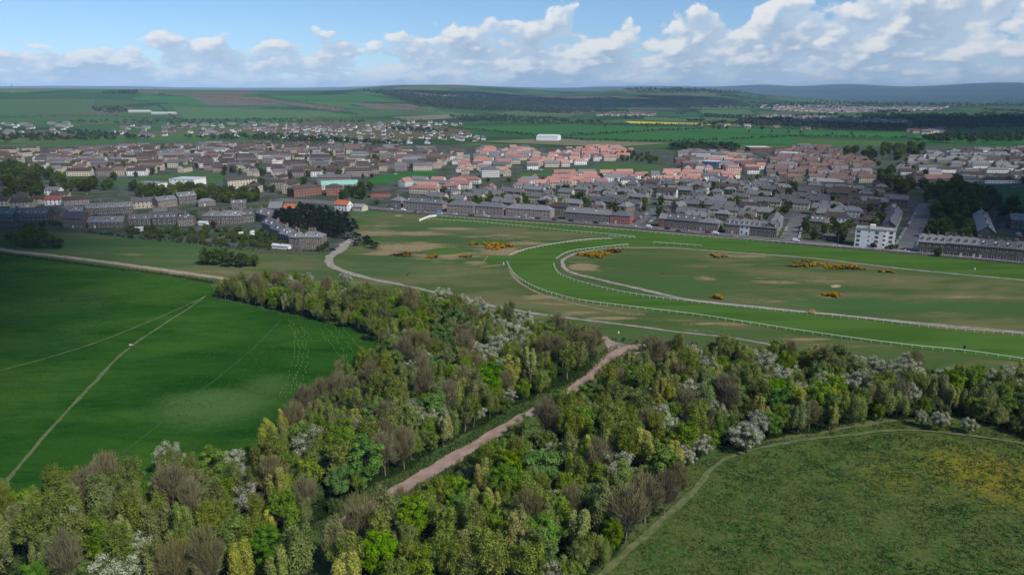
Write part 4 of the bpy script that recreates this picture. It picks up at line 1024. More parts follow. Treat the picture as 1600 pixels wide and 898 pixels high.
def roof_mesh(L, D, e, rh, roof, mat, o=.35, tk=.18):
    b = MB(); s = rh / (D / 2); ze = e - o * s * .0 - .02
    if roof == 'gable':
        for sgn in (0, 1):
            y0, y1 = (-o, D / 2) if sgn == 0 else (D + o, D / 2)
            z0, z1 = e - o * s + .04, e + rh + .04
            v = [(-o, y0, z0), (L + o, y0, z0), (L + o, y1, z1), (-o, y1, z1), (-o, y0, z0 + tk), (L + o, y0, z0 + tk), (L + o, y1, z1 + tk), (-o, y1, z1 + tk)]
            q = [(0, 3, 2, 1), (4, 5, 6, 7), (0, 1, 5, 4), (1, 2, 6, 5), (3, 0, 4, 7)]
            b.add(v, q if sgn == 0 else [t[::-1] for t in q])
    elif roof == 'hip':
        hp = min(D / 2, L / 2 - .3); z0 = e + .04; z1 = e + rh
        v = [(-o, -o, z0), (L + o, -o, z0), (L + o, D + o, z0), (-o, D + o, z0), (hp, D / 2, z1), (L - hp, D / 2, z1)]
        b.add(v, [(0, 1, 5, 4), (1, 2, 5), (2, 3, 4, 5), (3, 0, 4), (0, 3, 2, 1)])
    else:
        b.box(-.25, L + .25, -.25, D + .25, e, e + .35); b.box(-.26, L + .26, -.26, -.02, e + .34, e + .75); b.box(-.26, L + .26, D + .02, D + .26, e + .34, e + .75)
    return b.mesh('roof', [mat])

def win_mesh(w, h, frame='paint'):
    b = MB(); b.box(-w / 2, w / 2, -.03, .12, 0, h, 0); b.box(-w / 2 - .1, w / 2 + .1, -.07, .10, -.12, -.01, 1); b.box(-w / 2 - .08, -w / 2 - .005, -.05, .1, 0, h + .08, 1); b.box(w / 2 + .005, w / 2 + .08, -.05, .1, 0, h + .08, 1); b.box(-w / 2, w / 2, -.05, -.031, h * .48, h * .53, 1)
    return b.mesh('window', [M['glass'], M[frame]])
WIN = {'std': win_mesh(1.15, 1.6), 'wide': win_mesh(2.1, 1.5), 'small': win_mesh(.8, .9)}
def door_mesh(mat): b = MB(); b.box(-.5, .5, -.06, .12, 0, 2.1, 0); b.box(-.62, -.505, -.08, .12, 0, 2.25, 1); b.box(.505, .62, -.08, .12, 0, 2.25, 1); return b.mesh('door', [mat, M['paint']])
DOORS = [door_mesh(material('door_paint', (lambda c: lambda nt, p: c)(c), .5)) for c in ((.03, .05, .12), (.16, .02, .02), (.02, .07, .04), (.5, .5, .48), (.06, .04, .03))]
def chim_mesh():
    b = MB(); b.box(-.45, .45, -.7, .7, -1.2, 1.5, 0); b.box(-.52, .52, -.77, .77, 1.5, 1.65, 0)
    for y in (-.45, 0, .45): b.tube([(0, y, 1.64), (0, y, 2.15)], [.14, .11], 6, 1)
    return b.mesh('chimney', [M['stone'], M['orange']])
CHIM = chim_mesh()
def dormer_mesh():
    b = MB(); b.box(-.75, .75, 0, 2.2, 0, 1.45, 0)
    b.add([(-.95, -.15, 1.4), (.95, -.15, 1.4), (0, -.15, 2.2), (-.95, 2.6, 1.4), (.95, 2.6, 1.4), (0, 2.6, 2.2)], [(0, 1, 2), (0, 2, 5, 3), (1, 4, 5, 2)], 1)
    return b.mesh('dormer', [M['paint'], M['slate']])
DORM = dormer_mesh()
SKYL = MB().box(-.45, .45, -.5, .5, 0, .1).mesh('skylight', [M['paint']])

def building(name, label, cat, a, b, D, e, rh, roof, wall, rmat, group=None, storeys=2, win=True, wkind='std', wstep=3.0, dormers=0, chims=0, skylights=0, doors=0, side=False, seed=0):
    a = np.array(a[:2]); b = np.array(b[:2]); L = float(np.linalg.norm(b - a)); rz = math.atan2(b[1] - a[1], b[0] - a[0]); r = random.Random(seed)
    t = thing(name, label, cat, (a[0], a[1], 0), rz, group)
    obj('wall', wall_mesh(L, D, e, rh, roof, M[wall]), t); rf = obj('roof', roof_mesh(L, D, e, rh, roof, M[rmat]), t)
    if win:
        n = max(1, int(L / wstep)); fh = e / storeys
        dset = set(r.sample(range(n), min(doors, n))) if doors else set()
        for s in range(storeys):
            for i in range(n):
                x = (i + .5) * L / n
                if s == 0 and i in dset: obj('door', DOORS[r.randrange(5)], t, (x, 0, .1)); continue
                obj('window', WIN[wkind], t, (x, 0, s * fh + fh * .34))
        if side:
            m = max(1, int(D / 3.4))
            for s in range(storeys):
                for i in range(m):
                    obj('window', WIN['std'], t, (0, (i + .5) * D / m, s * fh + fh * .34), -math.pi / 2); obj('window', WIN['std'], t, (L, (i + .5) * D / m, s * fh + fh * .34), math.pi / 2)
    sl = rh / (D / 2)
    for i in range(dormers):
        o = obj('dormer', DORM, rf, ((i + .5) * L / dormers, D * .10, e + rh * .20))
        obj('pane', WIN['small'], o, (0, -.03, .35)) if False else None
    for i in range(dormers): obj('dormer_window', WIN['small'], rf, ((i + .5) * L / dormers, D * .10 - .02, e + rh * .20 + .35))
    for i in range(skylights):
        k = obj('skylight', SKYL, rf, ((i + .35) * L / skylights, D * .27, e + sl * D * .27 + .25)); k.rotation_euler = (math.atan(sl), 0, 0)
    for i in range(chims):
        x = L * (i / max(chims - 1, 1)); hp = min(D / 2, L / 2 - .3)
        x = min(max(x, .5 if roof == 'gable' else hp), L - (.5 if roof == 'gable' else hp))
        obj('chimney', CHIM, rf, (x, D / 2, e + rh))
    return t

def P(px, py): return at(px, py)
OCC = []   # footprints, to keep rows from running through each other
def occ(a, b, D):
    a = np.array(a[:2]); b = np.array(b[:2]); u = (b - a) / np.linalg.norm(b - a); n = np.array((-u[1], u[0])); c = (a + b) / 2 + n * D / 2
    OCC.append((c, u, n, np.linalg.norm(b - a) / 2, D / 2))
_OC = [0, None]
def clear(a, b, D, m=1.5):
    if _OC[0] != len(OCC):
        _OC[1] = np.array([(*c, *U, *N, h, d) for c, U, N, h, d in OCC]); _OC[0] = len(OCC)
    O = _OC[1]
    a = np.array(a[:2]); b = np.array(b[:2]); u = (b - a) / np.linalg.norm(b - a); n = np.array((-u[1], u[0])); L = np.linalg.norm(b - a)
    q = np.array([a + (b - a) * s + n * D * k for s in np.linspace(0, 1, max(3, int(L / 4))) for k in (0, .5, 1)])
    w = q[:, None, :] - O[None, :, 0:2]
    return not ((np.abs((w * O[None, :, 2:4]).sum(-1)) < O[:, 6] + m) & (np.abs((w * O[None, :, 4:6]).sum(-1)) < O[:, 7] + m)).any()
def place(name, label, cat, A, B, D, *a, **k):
    occ(A, B, D); return building(name, label, cat, A, B, D, *a, **k)

# --- terraces along the front road, from left to right
place('stone_house', 'narrow grey house with pyramid roof at the start of the front row', 'house', P(611, 323.5), P(627, 325), 9, 6, 3.4, 'hip', 'harl', 'slate', storeys=2, chims=1, doors=1)
place('terraced_house', 'long pinkish harled terrace, first in the front row', 'terrace', P(630, 325.5), P(692, 330), 9, 6, 3.2, 'hip', 'harl', 'slate', chims=4, doors=4, skylights=3, seed=2)
place('terraced_house', 'short hipped terrace behind the blue car on the front row', 'terrace', P(698, 331), P(740, 333.5), 11, 6, 3.8, 'hip', 'harl', 'slate', chims=2, doors=3, seed=3)
place('terraced_house', 'hipped terrace in the middle of the left front row', 'terrace', P(743, 333), P(786, 336.3), 10, 6, 3.6, 'hip', 'harl', 'slate', chims=3, doors=3, seed=4)
place('terraced_house', 'grey hipped terrace left of the garden gap on the front row', 'terrace', P(790, 336.5), P(860, 341), 10, 6, 3.6, 'hip', 'harl', 'slate', chims=4, doors=4, seed=5)
place('terraced_house', 'grey slate-roofed terrace joined to the red house', 'terrace', P(883, 343), P(952, 348.5), 10, 6.2, 3.4, 'gable', 'stone', 'slate', chims=4, doors=4, skylights=2, seed=6)
place('terraced_house', 'red walled hipped house at the corner of the first side street', 'house', P(952.6, 348.6), P(984, 350.8), 12, 6.2, 3.4, 'hip', 'redwall', 'slate', chims=2, doors=2, seed=7)
place('terraced_house', 'red end house of the mixed stone terrace', 'house', P(1029, 354.3), P(1040, 355.2), 10, 6.4, 3.4, 'gable', 'redwall', 'slate', chims=2, doors=1, seed=8)
place('terraced_house', 'mixed stone terrace with bay fronts right of the first side street', 'terrace', P(1040.4, 355.2), P(1090, 360), 10, 6.4, 3.4, 'gable', 'stone', 'slate', chims=5, doors=4, skylights=4, seed=9)
place('terraced_house', 'hipped stone house with a red doorway on the front road', 'house', P(1090.5, 360), P(1122, 363), 10, 6.2, 3.4, 'hip', 'harl', 'slate', chims=2, doors=2, seed=10)
place('terraced_house', 'brown stone terrace with white dormers left of the white house', 'terrace', P(1133, 364.5), P(1154.5, 366.4), 11, 6.6, 4.0, 'gable', 'stone', 'slate', dormers=3, chims=2, doors=2, seed=11)
place('terraced_house', 'white painted house with two dormers in the dark stone terrace', 'house', P(1155, 366.4), P(1170, 367.8), 11, 6.8, 4.0, 'gable', 'white', 'slate', dormers=2, chims=2, doors=1, seed=12)
place('terraced_house', 'dark stone terrace with white dormers at the second side street', 'terrace', P(1170.4, 367.8), P(1212, 371.5), 11, 6.6, 4.0, 'gable', 'darkstone', 'slate', dormers=5, chims=4, doors=3, seed=13, side=True)
place('terraced_house', 'dark stone terrace running back along the second side street', 'terrace', P(1213, 371.2), P(1223, 352), 10, 6.6, 3.6, 'gable', 'darkstone', 'slate', dormers=3, chims=3, doors=2, seed=14)
# white block of flats
def white_flats():
    a, b = P(1334, 385), P(1377, 388.6); u = (b - a)[:2] / np.linalg.norm((b - a)[:2])
    t = place('apartment_block', 'white four-storey block of flats on the front road', 'flats', a, b, 13, 11.6, 0, 'flat', 'white', 'flatroof', win=False)
    L = float(np.linalg.norm((b - a)[:2]))
    for s in range(4):
        for x in (L * .12, L * .78): obj('window', WIN['wide'], t, (x, 0, .7 + s * 2.85))
        obj('window', WIN['small'], t, (L * .5, 0, 1.3 + s * 2.85))
        obj('window', WIN['std'], t, (0, 4, .7 + s * 2.85), -math.pi / 2)
    c = MB().box(L * .50, L * .50 + 3.2, 4, 8, 11.9, 14.3).mesh('stair_tower', [M['white']]); obj('stair_tower', c, t)
    w = MB(); w.box(L + .02, L + 7.2, 3.2, 14.5, -.3, 11.3); o = obj('wing', w.mesh('wing', [M['white']]), t)
    obj('wing_roof', MB().box(L + .05, L + 7.4, 3.0, 14.7, 11.31, 11.7).mesh('wing_roof', [M['flatroof']]), t)
    for s in range(4):
        obj('window', WIN['wide'], t, (L + 4.6, 3.2, .7 + s * 2.85)); obj('balcony', MB().box(L + .2, L + 1.6, 1.9, 3.18, .2 + s * 2.85, 1.1 + s * 2.85).mesh('balcony', [M['white']]), t)
        obj('window', WIN['std'], t, (L + .9, 3.2, 1.12 + s * 2.85))
white_flats()
place('terraced_house', 'three-storey dark stone terrace right of the street of parked cars', 'terrace', P(1434, 395), P(1476, 398.5), 11, 7.2, 4.2, 'gable', 'darkstone', 'slate', dormers=4, chims=4, doors=3, side=True, seed=20)
place('terraced_house', 'dark stone terrace with box dormers in the middle of the right front row', 'terrace', P(1476.4, 398.5), P(1526, 403), 11, 7.6, 4.0, 'gable', 'darkstone', 'slate', dormers=4, chims=5, doors=4, seed=21)
place('terraced_house', 'dark stone terrace with a bright blue door', 'terrace', P(1526.4, 403), P(1584, 408.4), 11, 7.4, 3.8, 'gable', 'darkstone', 'slate', dormers=3, chims=5, doors=4, skylights=3, seed=22)
place('terraced_house', 'dark stone terrace cut by the right edge of the picture', 'terrace', P(1584.4, 408.4), P(1660, 415), 11, 7.4, 3.8, 'gable', 'darkstone', 'slate', dormers=5, chims=4, doors=3, seed=23)
place('terraced_house', 'slate terrace with a row of dormers running back behind the right front row', 'terrace', P(1553, 380), P(1542, 350), 10, 7, 4, 'gable', 'darkstone', 'slate', dormers=7, chims=4, seed=24)
place('terraced_house', 'slate terrace with white dormers behind the car yard', 'terrace', P(1578, 358), P(1650, 361), 10, 7, 4, 'gable', 'darkstone', 'slate', dormers=5, chims=4, seed=25)
place('terraced_house', 'slate-roofed terrace running back left of the street of parked cars', 'terrace', P(1398, 366), P(1409, 342), 9, 6, 3.4, 'gable', 'stone', 'slate', chims=3, seed=26, doors=2)
place('terraced_house', 'ridged slate terrace beside the garden left of the white flats', 'terrace', P(1264, 358), P(1286, 360), 14, 6, 3.6, 'gable', 'stone', 'slate', chims=3, doors=1, seed=27, skylights=3)
place('stone_house', 'small shed-like house in the walled garden left of the white flats', 'house', P(1283, 374), P(1312, 377), 6, 3, 1.6, 'hip', 'darkstone', 'slate', storeys=1, chims=1, seed=28)

# --- stone village on the left
VG = [((-20, 345), (22, 347), 9, 6, 3.6, 'gable', 'darkstone', 2, 2, 'grey stone house cut by the left edge of the picture'),
      ((24, 346), (75, 346), 9, 6, 3.6, 'gable', 'darkstone', 4, 2, 'stone terrace with four white dormers at the village edge'),
      ((82, 343), (94, 343.5), 9, 5.4, 3, 'gable', 'stone', 0, 1, 'gabled stone cottage between the dormered terraces'),
      ((95, 341), (130, 340), 9, 5.2, 3.2, 'gable', 'darkstone', 3, 2, 'stone terrace with three small dormers in the village'),
      ((134, 337), (208, 333), 9, 5.6, 3.4, 'gable', 'darkstone', 6, 4, 'long slate terrace with six round-headed dormers'),
      ((99, 356), (130, 357), 11, 7.2, 3.6, 'gable', 'stone', 0, 2, 'tall stone house with a red sign at the end of the village road'),
      ((138, 357), (193, 356), 9, 4.6, 3.6, 'gable', 'darkstone', 3, 2, 'low slate cottage with three white dormers above the field'),
      ((201, 353), (236, 352), 9, 4.8, 3.4, 'gable', 'darkstone', 2, 2, 'slate cottage with one end dormer in the village'),
      ((238, 352), (277, 351), 9, 5.4, 3.4, 'gable', 'darkstone', 4, 3, 'slate terrace with four dormers in the village centre'),
      ((278, 354), (303, 353), 11, 5.6, 3.6, 'hip', 'stone', 1, 1, 'villa with a hipped slate roof and dark porch'),
      ((208, 327), (246, 324), 9, 6, 3, 'gable', 'cream', 0, 3, 'yellow fronted stone terrace at the back of the village'),
      ((248, 326), (278, 322), 9, 6.4, 3.2, 'gable', 'stone', 1, 3, 'white-windowed stone terrace at the back of the village'),
      ((280, 320), (308, 317), 9, 7, 3.4, 'gable', 'darkstone', 3, 2, 'tall dark house with three white dormers at the back of the village'),
      ((310, 323), (337, 321), 8, 4, 2.6, 'hip', 'stone', 0, 0, 'low hall with a pale slate roof behind the village'),
      ((316, 349), (345, 350), 10, 5.6, 4, 'hip', 'darkstone', 1, 2, 'brown stone villa beside the pink tree'),
      ((346, 350), (378, 350), 10, 6.2, 3.4, 'gable', 'darkstone', 3, 3, 'dark stone terrace with white dormers right of the pink tree'),
      ((379, 349), (398, 347), 10, 6, 3.4, 'gable', 'darkstone', 2, 2, 'end house of the dark dormered terrace'),
      ((240, 341), (262, 340), 8, 5, 3, 'gable', 'darkstone', 0, 2, 'slate roofed house among the village gardens'),
      ((362, 327), (385, 326), 8, 4.6, 2.8, 'gable', 'darkstone', 0, 1, 'long low slate house by the back road'),
      ((452, 387.5), (467, 389), 10, 7.2, 3.2, 'hip', 'stone', 1, 3, 'stone end villa with turreted roof beside the curving track'),
      ((468, 389), (503, 389.5), 11, 7.6, 3.4, 'hip', 'stone', 2, 3, 'large stone villa with dark door at the head of the grey track'),
      ((437, 380), (455, 384), 10, 6.6, 3.4, 'gable', 'darkstone', 1, 2, 'slate terrace stepping back from the stone villa'),
      ((423, 371), (440, 377), 10, 6.6, 3.4, 'gable', 'darkstone', 1, 2, 'slate terrace in the middle of the stepped row'),
      ((410, 361), (426, 368), 10, 6.6, 3.4, 'gable', 'darkstone', 2, 2, 'slate terrace at the back of the stepped row'),
      ((400, 345), (423, 351), 10, 6.4, 3.4, 'gable', 'darkstone', 2, 2, 'slate roofed house at the far end of the stepped row')]
for i, (a, b, D, e, rh, rf, w, dm, ch, lab) in enumerate(VG):
    place('stone_house', lab, 'house', P(*a), P(*b), D, e, rh, rf, w, 'slate', dormers=dm, chims=ch, doors=1, seed=40 + i, skylights=2 if i % 3 == 0 else 0)
# white cottages with orange roofs
for i, (a, b, lab) in enumerate([((443, 335), (461, 335.5), 'white cottage with orange roof left of the dark pines'), ((523, 328.5), (543, 330), 'white gabled cottage with orange roof right of the dark pines')]):
    place('white_cottage', lab, 'cottage', P(*a), P(*b), 8, 5.2, 3.4, 'gable', 'white', 'orange', chims=2, doors=1, seed=70 + i, side=True)
place('stone_house', 'dark gabled house beside the white cottages', 'house', P(420, 333), P(440, 333), 10, 4.4, 4.4, 'gable', 'darkstone', 'slate', chims=1, seed=73)
place('village_hall', 'pale grey low hall right of the white cottage', 'hall', P(551, 329.5), P(566, 330.5), 9, 3.6, 2, 'gable', 'cream', 'flatroof', storeys=1, seed=74)
# brown roofed cottages above the village
for i, (a, b, w, rm, lab) in enumerate([((-20, 323), (14, 322), 'cream', 'brown', 'brown roofed cottage cut by the left edge'), ((16, 325), (52, 324), 'cream', 'brown', 'cream cottage with a long brown roof above the village'), ((28, 317), (46, 316), 'cream', 'brown', 'brown roofed house behind the cream cottage'),
        ((54, 320), (72, 319), 'cream', 'brown', 'cream cottage beside the red roofed house'), ((70, 321), (96, 320), 'white', 'redwall', 'white house with a dark red roof above the village'), ((80, 313), (108, 312), 'cream', 'brown', 'brown gabled house with white ridge'), ((100, 322), (140, 319), 'harl', 'brown', 'long pinkish terrace with brown roof above the village'), ((70, 305), (92, 305), 'white', 'slate', 'black and white gabled house below the left wood')]):
    place('cottage', lab, 'cottage', P(*a), P(*b), 9, 4.8, 3, 'gable', w, rm, chims=2, doors=1, seed=80 + i)
# notable buildings of the town
place('school_hall', 'white flat-roofed hall beside the playing field', 'hall', P(265, 290), P(304, 291), 22, 7, 0, 'flat', 'white', 'metalroof', storeys=2, wstep=5, seed=90)
place('school_hall', 'long low white building left of the flat-roofed hall', 'hall', P(214, 292), P(247, 294), 14, 4.5, 0, 'flat', 'white', 'flatroof', storeys=1, wstep=4, seed=91)
place('brick_block', 'red brick block of flats behind the white cottages', 'flats', P(460, 309), P(503, 304), 12, 8, 3, 'hip', 'brick', 'brown', storeys=3, seed=92)
place('brick_block', 'darker red brick block next to the green-roofed hall', 'flats', P(510, 306), P(537, 305), 12, 8, 3, 'hip', 'brick', 'brown', storeys=3, seed=93)
place('copper_hall', 'hall with a pale green copper roof behind the town trees', 'hall', P(503, 297), P(560, 295), 18, 5, 3.4, 'gable', 'cream', 'teal', storeys=1, seed=94)
place('brick_block', 'low red brick block beside the road junction', 'flats', P(579, 309), P(610, 308), 10, 4.5, 2, 'hip', 'brick', 'brown', storeys=1, seed=95)
place('warehouse', 'long white shed at the edge of the green fields', 'warehouse', P(838, 220), P(871, 220.5), 40, 9, 4, 'gable', 'white', 'metalroof', win=False, seed=96)
place('supermarket', 'large pale flat-roofed store right of the fields', 'store', P(1215, 245), P(1240, 246), 30, 6, 0, 'flat', 'white', 'metalroof', win=False, seed=97)
place('supermarket', 'long white flat-roofed shed at the town edge', 'store', P(1172, 236), P(1205, 236), 30, 6, 0, 'flat', 'w_brick', 'metalroof', win=False, seed=98)
place('supermarket', 'grey roofed hall among the slate terraces', 'hall', P(1262, 292), P(1318, 294), 20, 6, 3, 'hip', 'darkstone', 'flatroof', win=False, seed=99)
for i, (a, b, lab) in enumerate([((1083, 249), (1107, 249.5), 'left one of two white blocks with blue-grey hipped roofs'), ((1110, 252.5), (1136, 253), 'right one of two white blocks with blue-grey hipped roofs')]):
    place('apartment_block', lab, 'flats', P(*a), P(*b), 22, 10, 5, 'hip', 'w_white', 'slate', storeys=3, win=False, seed=100 + i)
place('apartment_block', 'long cream three-storey flats at the end of the playing field', 'flats', P(357, 296), P(402, 292), 12, 9, 2.6, 'gable', 'cream', 'brown', storeys=3, seed=104)
place('glasshouse_shed', 'blue panelled works building among the pink roofs', 'works', P(1096, 258), P(1120, 259), 24, 5, 0, 'flat', 'bluewall', 'metalroof', win=False, seed=105)
place('apartment_block', 'white three-storey block in the new estate', 'flats', P(753, 277.5), P(781, 277), 14, 9, 4, 'hip', 'w_white', 'slate', win=False, seed=106)
place('pink_mansion', 'pink stone mansion with turret in the right-hand woods', 'house', P(1424, 288), P(1444, 288), 14, 9, 4, 'hip', 'w_harl', 'mauvetile', win=False, seed=107)
place('pink_mansion', 'long red-roofed wing of the pink mansion', 'house', P(1447, 288), P(1490, 287), 12, 6, 4, 'gable', 'w_harl', 'pinktile', win=False, seed=108)

# --- districts laid out in rows
ORD = ['first', 'second', 'third', 'fourth', 'fifth', 'sixth', 'seventh', 'eighth', 'ninth', 'tenth', 'eleventh', 'twelfth', 'thirteenth', 'fourteenth', 'fifteenth', 'sixteenth']
COUNT = {}; STREETS = []
def district(name, poly, ang, spacing, lens, D, e, rh, roofs, walls, rmats, what, where, cat, gap=(5, 14), skip=.1, chims=1, jit=1.5, turn=.12, cap=290, seed=1, streets=True):
    r = random.Random(seed); A = np.array(W(poly)); th = math.radians(ang); u = np.array((math.cos(th), math.sin(th))); n = np.array((-u[1], u[0]))
    c = A.mean(0); s = (A - c) @ u; t = (A - c) @ n
    rows = np.arange(t.min() + 2, t.max() - D * .6, spacing)
    for ri, tv in enumerate(rows):
        x = s.min() + r.uniform(0, 12)
        while x < s.max():
            L = r.uniform(*lens); g = r.uniform(*gap)
            if r.random() < skip: x += L * .7; continue
            tt = tv + r.uniform(-jit, jit)
            a = c + u * x + n * tt; b = a + u * L; DD = D * r.uniform(.92, 1.08)
            if r.random() < turn:      # a block standing end-on to the row
                b = a + (n * .97 + u * .2) * min(L, spacing * .62); DDp = DD; a, b = b, a
                a, b = (b, a)
            m = (a + b) / 2
            x += L + g
            if COUNT.get(name, 0) >= cap: continue
            if not inside(A, np.array([a[0], m[0], b[0]]), np.array([a[1], m[1], b[1]])).all(): continue
            px, py = to_px(m[0], m[1])
            if px < -60 or px > 1660: continue
            if not clear(a, b, DD): continue
            occ(a, b, DD)
            rf = r.choice(roofs); w = r.choice(walls); rm = r.choice(rmats)
            wn = {'w_harl': 'pinkish', 'w_stone': 'stone', 'stone': 'brown stone', 'w_cream': 'cream', 'w_white': 'white', 'w_brick': 'brick'}[w]
            third = ('left part', 'middle', 'right part')[min(2, max(0, int(3 * ((m - c) @ u - s.min()) / (s.max() - s.min()))))]
            lab = f'{"hipped" if rf == "hip" else "gabled"} {what}, {wn} walls, {ORD[min(ri, 15)]} row, {third}, {where}'
            lab = ' '.join(lab.split()[:16])
            building(name, lab, cat, a, b, DD, e * r.uniform(.9, 1.1), rh * r.uniform(.9, 1.1), rf, w, rm, group=f'{what} {where}', win=False, chims=r.choice((chims, chims + 1)) if chims else 0, seed=r.randrange(999))
            COUNT[name] = COUNT.get(name, 0) + 1
        if streets and ri % 2 == 0 and spacing > 20:
            q = [c + u * k + n * (tv - spacing * .30) for k in np.linspace(s.min(), s.max(), 40)]
            q = [p for p in q if inside(A, np.array([p[0]]), np.array([p[1]]))[0]]
            STREETS.append(q) if len(q) > 3 else None
            if len(q) > 3: ribbon('street', q, 6.0, .10, M['asphalt'], step=15, rag=0, world=True)
RD = math.degrees(math.atan2(*(P(1200, 375) - P(800, 341))[1::-1]))
sheet('town_ground', W([(-200, 352), (95, 362), (200, 370), (330, 385), (470, 391), (515, 395), (535, 378), (556, 372), (548, 332), (575, 322), (650, 329), (800, 338), (1000, 352), (1200, 371), (1414, 390), (1600, 406), (1800, 424), (1800, 232), (1400, 228), (1250, 229), (1060, 234), (960, 232), (740, 228), (600, 226), (300, 224), (0, 226), (-300, 226)]), .04, M['town'])
# open ground kept free of houses
def open_ground(px, mat, label, z=.14):
    poly = chaikin(W(px), 1); sheet('field', poly, z, M[mat], label)
    A = np.array(poly); c = A.mean(0); 
    for k in range(len(A)):
        pass
    PARKS.append(A)
PARKS = []
open_ground([(165, 283), (215, 278), (290, 269), (340, 271), (356, 276), (352, 286), (300, 288), (215, 291), (168, 290)], 'pasture', 'school playing field among brown roofed flats')
open_ground([(572, 279), (620, 270), (660, 267), (690, 266), (680, 274), (640, 281), (590, 288), (580, 286)], 'green_crop', 'bright green park below the cream flats')
open_ground([(806, 275), (830, 266), (915, 262), (965, 251), (1040, 260), (1062, 267), (1010, 272), (880, 272), (810, 277)], 'pasture', 'grassy slope between the two strips of pink roofs')
open_ground([(1505, 294), (1560, 292), (1660, 294), (1660, 330), (1600, 330), (1560, 320), (1545, 305)], 'pasture', 'green field behind the right-hand wood')
open_ground([(0, 226), (200, 219), (420, 216), (440, 221), (200, 229), (0, 231)], 'pasture', 'strip of grass between the estates')
open_ground([(1440, 255), (1480, 255), (1486, 264), (1445, 266)], 'pasture', 'small green among grey bungalows')
for A in PARKS:
    lo, hi = A.min(0), A.max(0)
    for yy in np.arange(lo[1], hi[1], 14):
        for xx in np.arange(lo[0], hi[0], 14):
            if inside(A, np.array([xx]), np.array([yy]))[0]: OCC.append((np.array((xx, yy)), np.array((1., 0)), np.array((0, 1.)), 7, 7))
# street openings kept free
SIDE = [[(985, 353), (1010, 338), (1030, 326)], [(1232, 378), (1243, 350), (1250, 335)], [(1412, 392), (1428, 360), (1440, 335), (1449, 318)]]
for k, q in enumerate(SIDE):
    ribbon('street', q, 13 if k == 2 else 11, .12, M['asphalt'], 'side street running back from the front road', step=6, rag=0)
    for p in catmull(W(q), 8): OCC.append((p, np.array((1., 0)), np.array((0, 1.)), 6, 6))
for p in catmull(ROAD, 8): OCC.append((p, np.array((1., 0)), np.array((0, 1.)), 8, 8))

T_SL = ('w_harl', 'w_stone', 'w_stone', 'w_harl', 'w_cream', 'w_cream', 'w_white')
district('slate_terrace', [(640, 322), (700, 306), (800, 302), (880, 296), (1000, 291), (1130, 286), (1240, 288), (1330, 292), (1395, 300), (1440, 318), (1408, 372), (1330, 358), (1240, 352), (1225, 360), (1130, 357), (1030, 347), (990, 342), (880, 338), (780, 331)], RD, 22.5, (9, 26), 8, 5.6, 3.3, ('hip', 'gable', 'gable'), T_SL, ('slate', 'slate', 'slate', 'slate', 'brown'), 'slate-roofed terrace', 'behind the front road', 'terrace', gap=(2.5, 9), skip=.09, chims=2, turn=.26, seed=3)
district('pink_house', [(612, 301), (640, 288), (690, 284), (760, 283), (762, 297), (700, 305), (640, 308)], RD + 12, 24, (14, 30), 9, 5.4, 3.2, ('gable', 'hip'), ('w_cream', 'w_white'), ('pinktile', 'pinktile', 'slate'), 'pink-roofed cream terrace', 'left of the new white flats', 'house', gap=(4, 8), skip=.05, chims=0, seed=4)
district('pink_house', [(760, 304), (800, 286), (870, 277), (960, 276), (1060, 274), (1190, 276), (1200, 290), (1100, 292), (1000, 292), (880, 298), (800, 303)], 3, 25, (9, 26), 9, 5.4, 3.4, ('gable', 'gable', 'hip'), ('w_cream', 'w_white', 'w_white'), ('pinktile', 'pinktile', 'pinktile', 'slate'), 'pink-roofed pale house', 'below the grassy slope', 'house', gap=(3, 8), skip=.06, chims=0, seed=5)
district('pink_house', [(800, 268), (840, 250), (880, 236), (960, 230), (1000, 240), (985, 250), (960, 256), (900, 266), (830, 272)], 12, 27, (9, 22), 9, 5.4, 3.4, ('gable', 'gable', 'hip'), ('w_cream', 'w_white'), ('pinktile', 'pinktile', 'pinktile', 'slate'), 'pink-roofed pale house', 'above the grassy slope', 'house', gap=(3, 9), skip=.08, chims=0, seed=6)
district('pink_house', [(680, 262), (740, 248), (740, 234), (840, 234), (850, 246), (810, 262), (800, 280), (740, 276)], 8, 28, (9, 24), 9, 5.4, 3.4, ('gable', 'gable', 'hip'), ('w_cream', 'w_white'), ('pinktile', 'slate', 'pinktile'), 'new pale house', 'left of the grassy slope', 'house', gap=(4, 9), skip=.12, chims=0, seed=7)
district('pink_house', [(1045, 262), (1050, 242), (1080, 238), (1160, 244), (1200, 250), (1200, 276), (1140, 272), (1060, 268)], 3, 30, (10, 24), 9, 5.4, 3.2, ('gable', 'hip'), ('w_cream', 'w_brick', 'w_white'), ('pinktile', 'mauvetile', 'slate'), 'red-roofed house', 'around the works building', 'house', gap=(4, 9), skip=.1, chims=0, seed=8)
district('brown_flats', [(40, 262), (60, 240), (200, 232), (420, 228), (560, 230), (680, 236), (740, 242), (690, 266), (575, 279), (420, 282), (350, 276), (180, 278), (60, 275)], 5, 33, (11, 32), 8, 6.6, 3.2, ('gable',), ('w_cream', 'w_cream', 'w_harl', 'w_white'), ('brown', 'brown', 'slate', 'mauvetile'), 'brown-roofed flats', 'beyond the park', 'flats', gap=(3, 10), skip=.07, chims=1, turn=.3, seed=9)
district('brown_flats', [(355, 300), (420, 284), (575, 282), (605, 296), (600, 306), (520, 300), (440, 306), (400, 312)], 5, 38, (16, 40), 9, 7.6, 2.4, ('gable',), ('w_cream', 'w_cream', 'w_harl'), ('brown', 'brown', 'slate'), 'brown-roofed flats', 'near the brick flats', 'flats', gap=(5, 12), skip=.05, chims=1, turn=.3, seed=10)
